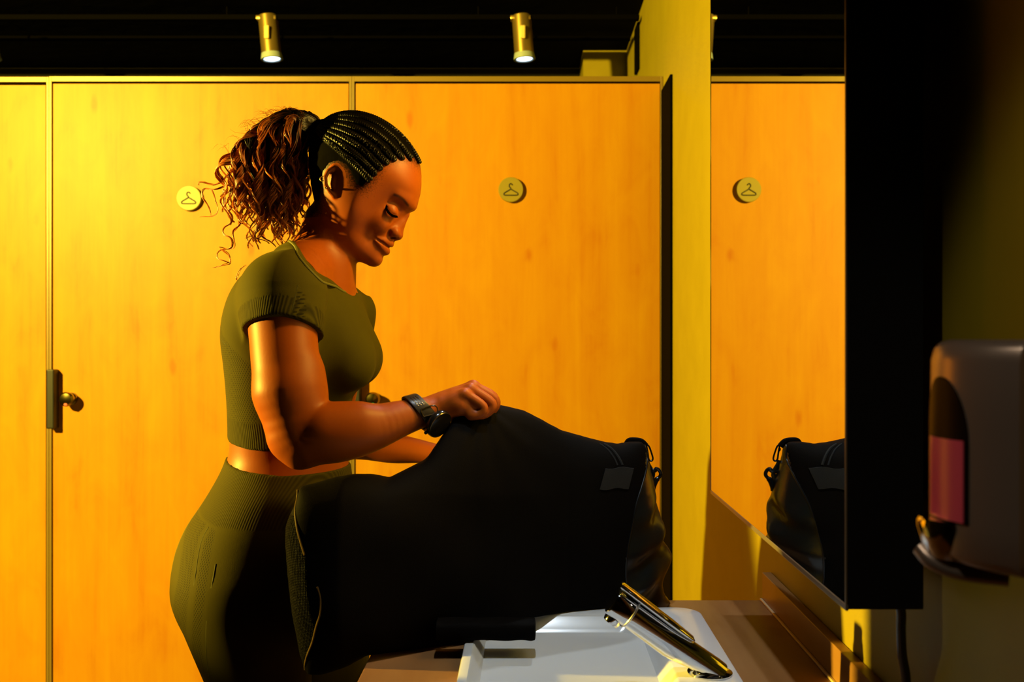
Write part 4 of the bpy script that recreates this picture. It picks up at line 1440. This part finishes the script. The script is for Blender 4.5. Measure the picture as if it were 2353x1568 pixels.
ringlet([(640, 440, 30), (645, 480, 34), (652, 510, 34), (640, 540, 34)], 13, 62, 3, 10, 12)
ringlet([(690, 420, 40), (700, 455, 44), (690, 485, 44), (680, 510, 44), (692, 535, 44)], 11, 60, 1.5, 10, 13)
ringlet([(676, 470, -10), (670, 500, -10), (676, 525, -8), (690, 545, -6)], 9, 42, 1.0, 5, 8)
ringlet([(585, 500, 10), (592, 525, 10), (580, 545, 10), (566, 548, 10)], 2, 60, 0, 1.6, 4)
ringlet([(572, 640, 20), (558, 650, 20), (548, 640, 20), (556, 622, 20), (572, 611, 20)], .5, 60, 0, 1.2, 3)
for k in range(46):
    # fine flyaway hairs over the crown of the ponytail
    ex = rng.uniform(530, 720); y0_ = top_y(ex)
    a = rng.uniform(-14, 14)
    ringlet([(ex, y0_ + 14, rng.uniform(-30, 40)), (ex - 6, y0_ - 1, rng.uniform(-20, 40)), (ex - 16 + a, y0_ - 6 + rng.uniform(-5, 6), rng.uniform(-10, 40)), (ex - 26 + a, y0_ + rng.uniform(-6, 14), 30)], .8, 50, rng.uniform(0, 6), .8, 1)
    SR[-1] *= .45
pv, pq = np_tubes(np.array(SP), np.array(SR), 5)
pc = np.repeat(np.array(SCOL).reshape(-1, 3), 5, 0)
pony = np_mesh('ponytail', pv, pq, M['hair_curl'], hair, lambda V: pc)
# dark inner volume of the ponytail so that it is not see-through
def core_f(p):
    d = headell(p, (655, 330, 0), (66, 44, 48), -22)
    d = smin(d, headell(p, (618, 385, 0), (56, 72, 46), 0), 30 * m_)
    return smin(d, headell(p, (705, 300, 0), (40, 18, 26), -10), 20 * m_)
cv_, cq_ = sparse_nets(core_f, (-.62, 1.62, 1.45), (-.30, 1.88, 1.80), .005)
np_mesh('inner_hair', cv_, cq_, M['hair_black'], pony, None, 2)

# lashes
lid = catmull([(895, 478, 55), (899, 489, 60), (906, 498, 58), (913, 501.5, 51), (918, 502, 44)], 10)
for sgn in (1, -1):
    lp, lr = [], []
    for i, q in enumerate(lid):
        t = i / (len(lid) - 1)
        ln = 12.5 * (1 - .62 * t)
        d_ = np.array([-.10 + .75 * t, .95, .50]); d_ /= np.linalg.norm(d_)
        lp.append(np.stack([hp(q.x + d_[0] * ln * s, q.y + d_[1] * ln * s + 1.8 * s * (1 - s), sgn * (q.z + d_[2] * ln * s)) for s in np.linspace(0, 1, 6)]))
        lr.append(np.linspace(1.25, .25, 6) * m_)
    ev, eq = np_tubes(np.array(lp), np.array(lr), 5)
    n_ = len(lid)
    lv_, lq_ = np_tubes(np.stack([hp(q.x, q.y, sgn * q.z) for q in lid])[None], np.full((1, n_), 1.15 * m_), 6)
    np_mesh('eyelashes', np.concatenate([ev, lv_]), np.concatenate([eq, lq_ + len(ev)]), M['lash'], person)
# earrings
b = MB()
hoop = [Vector(hp(762 + 6 * math.cos(a), 427 + 5 * math.sin(a), 101 + 3 * math.cos(a))) for a in [2 * math.pi * k / 24 for k in range(25)]]
b.tube(hoop, 1.2 * m_, 8)
b.build('ear_hoop', M['gold'], person, True)
MB().ball(hp(770, 448, 104.5), 2.7 * m_, 12, 8).build('ear_stud', M['gold'], person, True)

# ------------------------------------------------------------------ wristwatch
wc = P(969, 951, 1.611)
wax = (P(985, 944, 1.617) - P(925, 961, 1.598)).normalized()
wt_ = thing('wristwatch', 'black sports watch with perforated rubber strap on her wrist', 'watch', tuple(wc))
e1 = (Vector((0, -1, 0)) - wax * Vector((0, -1, 0)).dot(wax)).normalized()     # towards the camera
e2 = wax.cross(e1).normalized()
if e2.z < 0: e2 = -e2
def ringpt(a, r, h=0): return wc + (e1 * math.cos(a) + e2 * math.sin(a)) * r + wax * h
RW = .0268
vv, ff = [], []
n = 64
for k in range(n):
    a = 2 * math.pi * k / n
    wob = 1.0 + .16 * max(0, math.sin(a)) ** 2
    hw = .0118 - .0012 * math.sin(a)
    for r, h in ((RW, -hw), (RW + .0030, -hw), (RW + .0034, -hw * .8), (RW + .0034, hw * .8), (RW + .0030, hw), (RW, hw)):
        # the band leans so that its upper part sits further up the arm
        vv.append(ringpt(a, r * wob, h - .013 * math.sin(a)))
for k in range(n):
    for j in range(6):
        ff.append((k * 6 + j, ((k + 1) % n) * 6 + j, ((k + 1) % n) * 6 + (j + 1) % 6, k * 6 + (j + 1) % 6))
strap = MB().add(vv, ff).build('strap', M['watch_rubber'], wt_, True)
b = MB()
for k in range(7):
    a = math.radians(62 - k * 5.5)
    for h in (-.0045, 0, .0045):
        c = ringpt(a, (RW + .0033) * (1 + .16 * max(0, math.sin(a)) ** 2), h - .013 * math.sin(a))
        b.lathe(c, (e1 * math.cos(a) + e2 * math.sin(a)), [(-.0002, .0013), (.0005, .0013), (.0006, .0008)], 10)
b.build('strap_perforations', M['watch_rim'], strap)
strap.children[0]['kind'] = 'stuff'
ca = math.radians(-40)
cn = (e1 * math.cos(ca) + e2 * math.sin(ca) + wax * .30).normalized()
cc = ringpt(ca, RW + .002, .0100 + .003)
case = MB().lathe(cc - cn * .002, cn, [(0, .017), (.001, .0215), (.004, .0235), (.009, .0235), (.0115, .0225), (.0122, .0195)], 48).build('case', M['watch_case'], wt_, True)
rim = [cc + cn * .0097 + (cn.cross(wax).normalized() * math.cos(a) + cn.cross(cn.cross(wax)).normalized() * math.sin(a)) * .0219 for a in [2 * math.pi * k / 48 for k in range(49)]]
MB().tube(rim, .0009, 8).build('bezel', M['watch_rim'], case, True)
la = ca + math.radians(44)
lc = ringpt(la, RW + .0040, .0035)
ln_ = (e1 * math.cos(la) + e2 * math.sin(la))
tz = wax
b = MB()
lug = [lc + tz * sx * .0115 + ln_.cross(tz) * sy * .006 for sx, sy in ((-1, -1), (1, -1), (1, 1), (-1, 1), (-1, -1))]
b.tube(catmull(lug, 3), .0011, 8)
b.build('lug', M['watch_rim'], wt_, True)
for sx in (-.010, .002):
    q = cc + (e1 * math.cos(ca - .95) + e2 * math.sin(ca - .95)) * .003 + wax * (sx - .003)
bt = cc - cn.cross(cn.cross(wax)).normalized() * 0
MB().ball(tuple(cc - wax * .024 + cn * .005 - e2 * .008), .003, 10, 6).build('button', M['watch_case'], wt_, True)

# ------------------------------------------------------------------ the bag
BAG = [(1138, 930), (1165, 935), (1205, 945), (1240, 963), (1290, 990), (1340, 1004), (1385, 1016), (1420, 1021), (1448, 1016), (1474, 1015), (1486, 1030), (1489, 1060), (1500, 1100), (1509, 1150), (1514, 1190), (1522, 1230), (1531, 1275),
       (1531, 1330), (1540, 1385), (1536, 1440), (1440, 1470), (1300, 1474), (1180, 1480), (1090, 1492), (1000, 1494), (900, 1494), (850, 1500), (800, 1530), (745, 1548), (706, 1550), (690, 1500), (676, 1420), (668, 1340),
       (660, 1260), (660, 1205), (668, 1182), (684, 1150), (690, 1118), (722, 1112), (770, 1098), (815, 1090), (860, 1092), (892, 1099), (940, 1076), (974, 1059), (984, 1050), (996, 1032), (1020, 996), (1042, 962), (1076, 944), (1104, 930)]
BP = Puff(BAG, 3.0, .55, cap=128, pad=60, iters=500)
XB = [-.45, -.361, -.2775, -.2175, -.1600, -.0845, .0654, .26, .4]
YB = [1.48, 1.485, 1.515, 1.560, 1.60, 1.655, 1.745, 1.815, 1.84]
def fold(u, v, sd, n, amp, sx, sy):
    r = np.random.default_rng(sd); s = 0
    for k in range(n):
        a = r.uniform(0, 6.28); fx, fy = r.uniform(.4, 1, 2)
        s = s + np.sin((u * math.cos(a) * fx / sx + v * math.sin(a) * fy / sy) + r.uniform(0, 6.28) + .8 * np.sin(u / 170 + v / 130 + k))
    return s * amp / n
def bag_uvc(p):
    yc = np.interp(p[:, 0], XB, YB)
    return CX + p[:, 0] * F / yc, CY - (p[:, 2] - HC) * F / yc, (p[:, 1] - yc) * F / yc, yc
def bag_f(p):
    u, v, c, yc = bag_uvc(p)
    # creases: long soft folds plus tucks towards the gripped corner
    near = np.clip(-c / 60, -1, 1)
    w_ = fold(u, v, 4, 5, 9.0, 38, 26) + fold(u, v, 9, 4, 3.0, 14, 18)
    ang = np.arctan2(v - 925, u - 1120)
    rr = np.hypot(u - 1120, v - 925)
    w_ += 5.0 * np.sin(ang * 15 + rr / 60) * np.exp(-rr / 190)
    en = np.clip((u - 1400) / 60, 0, 1) * np.clip((v - 1130) / 60, 0, 1) * np.clip((1420 - v) / 40, 0, 1)
    w_ = w_ + en * 11 * np.sin((v + (u - 1430) * .55 + c * .3) / 17 + 1.2 * np.sin(u / 33 + c / 50)) * (.6 + .4 * np.sin(v / 41 + 1))
    u2 = u + en * (9 * np.sin((v + c * .5) / 15 + 1.3 * np.sin(c / 38 + v / 60)) + 5 * np.sin((v - c * .9) / 27 + 2))
    d = BP(u2, v, c + w_ * .6)
    # flat top end of the bag and pinched upper cloth
    pinch = np.clip((1120 - v) / 190, 0, 1) * np.clip((1400 - u) / 200, 0, 1)
    d = d + pinch * np.maximum(np.abs(c) - 30, 0) * .5 - en * 0
    d = d * yc / F
    # cloth gathered up into the fist
    d = smin(d, chain(p, [(1092, 936, 1.634, 7), (1108, 962, 1.640, 17), (1150, 1000, 1.665, 34)]), .02)
    floor_ = np.where((p[:, 0] > -.250) & (p[:, 1] > 0), CT + .0015 - p[:, 2], -1)
    basin = np.where((p[:, 0] > -.101) & (p[:, 0] < .293) & (p[:, 1] < BY1 + .003), CT + RIM + .002 - p[:, 2], -1)
    fr = (p[:, 0] - XW + .02)
    return np.maximum(np.maximum(smax(d, floor_, .004), smax(basin, d, .004)), fr)
gv, gq = sparse_nets(bag_f, (-.46, 1.30, .76), (.36, 2.06, 1.32), .0036, reach=2.2)
bag = thing('duffel_bag', 'large black duffel bag held open over the basin by the woman', 'bag', (.05, 1.70, CT))
def bag_piece(name, test, m):
    u, v, c, yc = bag_uvc(gv)
    k = test(u, v, c)
    f = gq[k[gq].sum(1) >= 2] if name != 'shell' else gq[k[gq].sum(1) > 2]
    return f
ub, vb, cb_, _ = bag_uvc(gv)
endmask = (ub > np.interp(vb, [1000, 1080, 1150, 1260, 1330, 1440], [1486, 1478, 1452, 1430, 1432, 1530])) | (ub > 1535)
pocket = (ub < np.interp(vb, [1110, 1180, 1300, 1345, 1390, 1430, 1548], [640, 692, 722, 744, 752, 742, 700])) & (vb > 1180)
def sub(mask, name, m, par):
    f = gq[mask[gq].sum(1) >= 2]
    us_ = np.unique(f); rm = np.full(len(gv), -1); rm[us_] = np.arange(len(us_))
    return np_mesh(name, gvs[us_], rm[f], m, par)
gvs = relax(gv, gq, 3)
end_f = endmask[gq].sum(1) >= 2
poc_f = (pocket[gq].sum(1) >= 2) & ~end_f
for nm, fm, mm in (('shell', ~end_f & ~poc_f, 'bag_cloth'), ('end_panel', end_f, 'bag_satin'), ('mesh_pocket', poc_f, 'bag_mesh')):
    f = gq[fm]
    us_ = np.unique(f); rm = np.full(len(gvs), -1); rm[us_] = np.arange(len(us_))
    np_mesh(nm, gvs[us_], rm[f], M[mm], bag)
def bag_hit(u, v, off=.0):
    x = None
    yc = float(np.interp((u - CX) * 1.7 / F, XB, YB))
    for _ in range(6): yc = float(np.interp((u - CX) * yc / F, XB, YB))
    X = (u - CX) * yc / F; Z = HC - (v - CY) * yc / F
    ys = np.linspace(1.30, 2.0, 700)
    d = bag_f(np.stack([np.full(700, X), ys, np.full(700, Z)], -1))
    i = int(np.argmax(d < 0))
    return Vector((X, ys[i] - off, Z)) if d[i] < 0 else Vector((X, yc, Z))
def bag_line(pts, n=6, off=0.0):
    q = [bag_hit(a.x, a.y, off) for a in catmull([(a, b, 0) for a, b in pts], n)]
    a = np.array([tuple(x) for x in q])
    for k in range(3): a[:, k] = gauss1(a[:, k], 1.2)
    return [Vector(x) for x in a]
def piping(name, pts, r, m, off=.0, n=6):
    return MB().tube(bag_line(pts, n, off), r, 8).build(name, M[m], bag, True)
piping('piping', [(747, 1325), (755, 1350), (754, 1385), (742, 1420), (730, 1460), (712, 1500), (701, 1540)], .0016, 'bag_pipe')
piping('piping', [(684, 1124), (684, 1150), (690, 1180), (700, 1215), (718, 1262)], .0016, 'bag_pipe')
piping('piping', [(1480, 1022), (1485, 1050), (1478, 1080), (1465, 1115), (1452, 1150), (1440, 1205), (1430, 1260), (1432, 1325), (1460, 1360), (1500, 1404)], .0020, 'bag_plastic')
piping('zipper', [(1384, 1018), (1402, 1028), (1416, 1045), (1424, 1062)], .0028, 'bag_web')
piping('zipper', [(1375, 1017), (1392, 1028), (1406, 1046), (1413, 1062)], .0018, 'bag_web')
# webbing patch on the flank
vv, ff = [], []
for i in range(9):
    for j in range(7):
        u = 1385 + (1450 - 1385) * i / 8 - 14 * (j / 6)
        v = 1066 + 44 * j / 6 + 2 * math.sin(i)
        vv.append(bag_hit(u, v, .0035))
arr = np.array([tuple(x) for x in vv]).reshape(9, 7, 3)
pl = [Vector(x) for x in arr.reshape(-1, 3)]
back = [q + Vector((0, .004, 0)) for q in pl]
for i in range(8):
    for j in range(6):
        a = i * 7 + j
        ff += [(a, a + 1, a + 8, a + 7), (63 + a, 63 + a + 7, 63 + a + 8, 63 + a + 1)]
for i in range(8):
    ff += [(i * 7, i * 7 + 7, 63 + i * 7 + 7, 63 + i * 7), (i * 7 + 6, 63 + i * 7 + 6, 63 + i * 7 + 13, i * 7 + 13)]
for j in range(6):
    ff += [(j, 63 + j, 63 + j + 1, j + 1), (56 + j, 56 + j + 1, 63 + 56 + j + 1, 63 + 56 + j)]
MB().add(pl + back, ff).build('webbing_patch', M['bag_web'], bag, True)
# top flap roll at the end, zip pull and strap hook against the light
yb = 1.815
b = MB()
def bp(u, v, y=yb): return P(u, v, y)
b.tube(catmull([bp(1440, 1022), bp(1446, 1014), bp(1460, 1013), bp(1474, 1016), bp(1484, 1026)], 5), .006, 8)
b.build('end_binding', M['bag_cloth'], bag, True)
b = MB()
b.tube(catmull([bp(1487, 1032), bp(1486, 1026), bp(1489, 1024), bp(1493, 1030), bp(1499, 1048), bp(1500, 1056), bp(1496, 1060), bp(1491, 1056), bp(1489, 1044), bp(1487, 1032)], 5), .0017, 8)
b.tube([bp(1484, 1034), bp(1488, 1033)], .003, 8)
b.build('zip_pull', M['bag_plastic'], bag, True)
b = MB()
b.tube(catmull([bp(1487, 1060), bp(1486, 1072), bp(1492, 1082), bp(1502, 1083), bp(1510, 1078), bp(1517, 1085), bp(1517, 1094), bp(1508, 1104), bp(1502, 1118), bp(1500, 1128)], 6), [.003] * 12 + [.0042] * 12 + [.0034] * 16 + [.005] * 15, 8)
b.build('strap_hook', M['bag_plastic'], bag, True)
b = MB()
b.tube(catmull([bp(1486, 1058), bp(1489, 1068), bp(1495, 1078), bp(1500, 1088), bp(1498, 1100), bp(1494, 1112)], 6), .0045, 8)
b.build('strap_loop', M['bag_plastic'], bag, True)
# padded strap end lying on the near rim of the basin
sy = 1.525
c0 = [Vector(((u - CX) / F * sy, sy, CT + RIM + .0165)) for u in (1005, 1040, 1100, 1160, 1200, 1222, 1231)]
vv, ff = [], []
n = 24
pth = catmull(c0, 5)
for i, c in enumerate(pth):
    e = min(1, (len(pth) - 1 - i) / 3 + .55)
    for k in range(n):
        a = 2 * math.pi * k / n
        cy, cz = math.cos(a), math.sin(a)
        rr = 1 + .05 * math.sin(i * .7 + k)
        vv.append(c + Vector((0, math.copysign(abs(cy) ** .6, cy) * .022 * e, math.copysign(abs(cz) ** .6, cz) * .0148 * e * rr)))
for i in range(len(pth) - 1):
    for k in range(n):
        ff.append((i * n + k, i * n + (k + 1) % n, (i + 1) * n + (k + 1) % n, (i + 1) * n + k))
ff += [tuple(range(n - 1, -1, -1)), tuple((len(pth) - 1) * n + k for k in range(n))]
MB().add(vv, ff).build('strap_pad', M['bag_cloth'], bag, True)
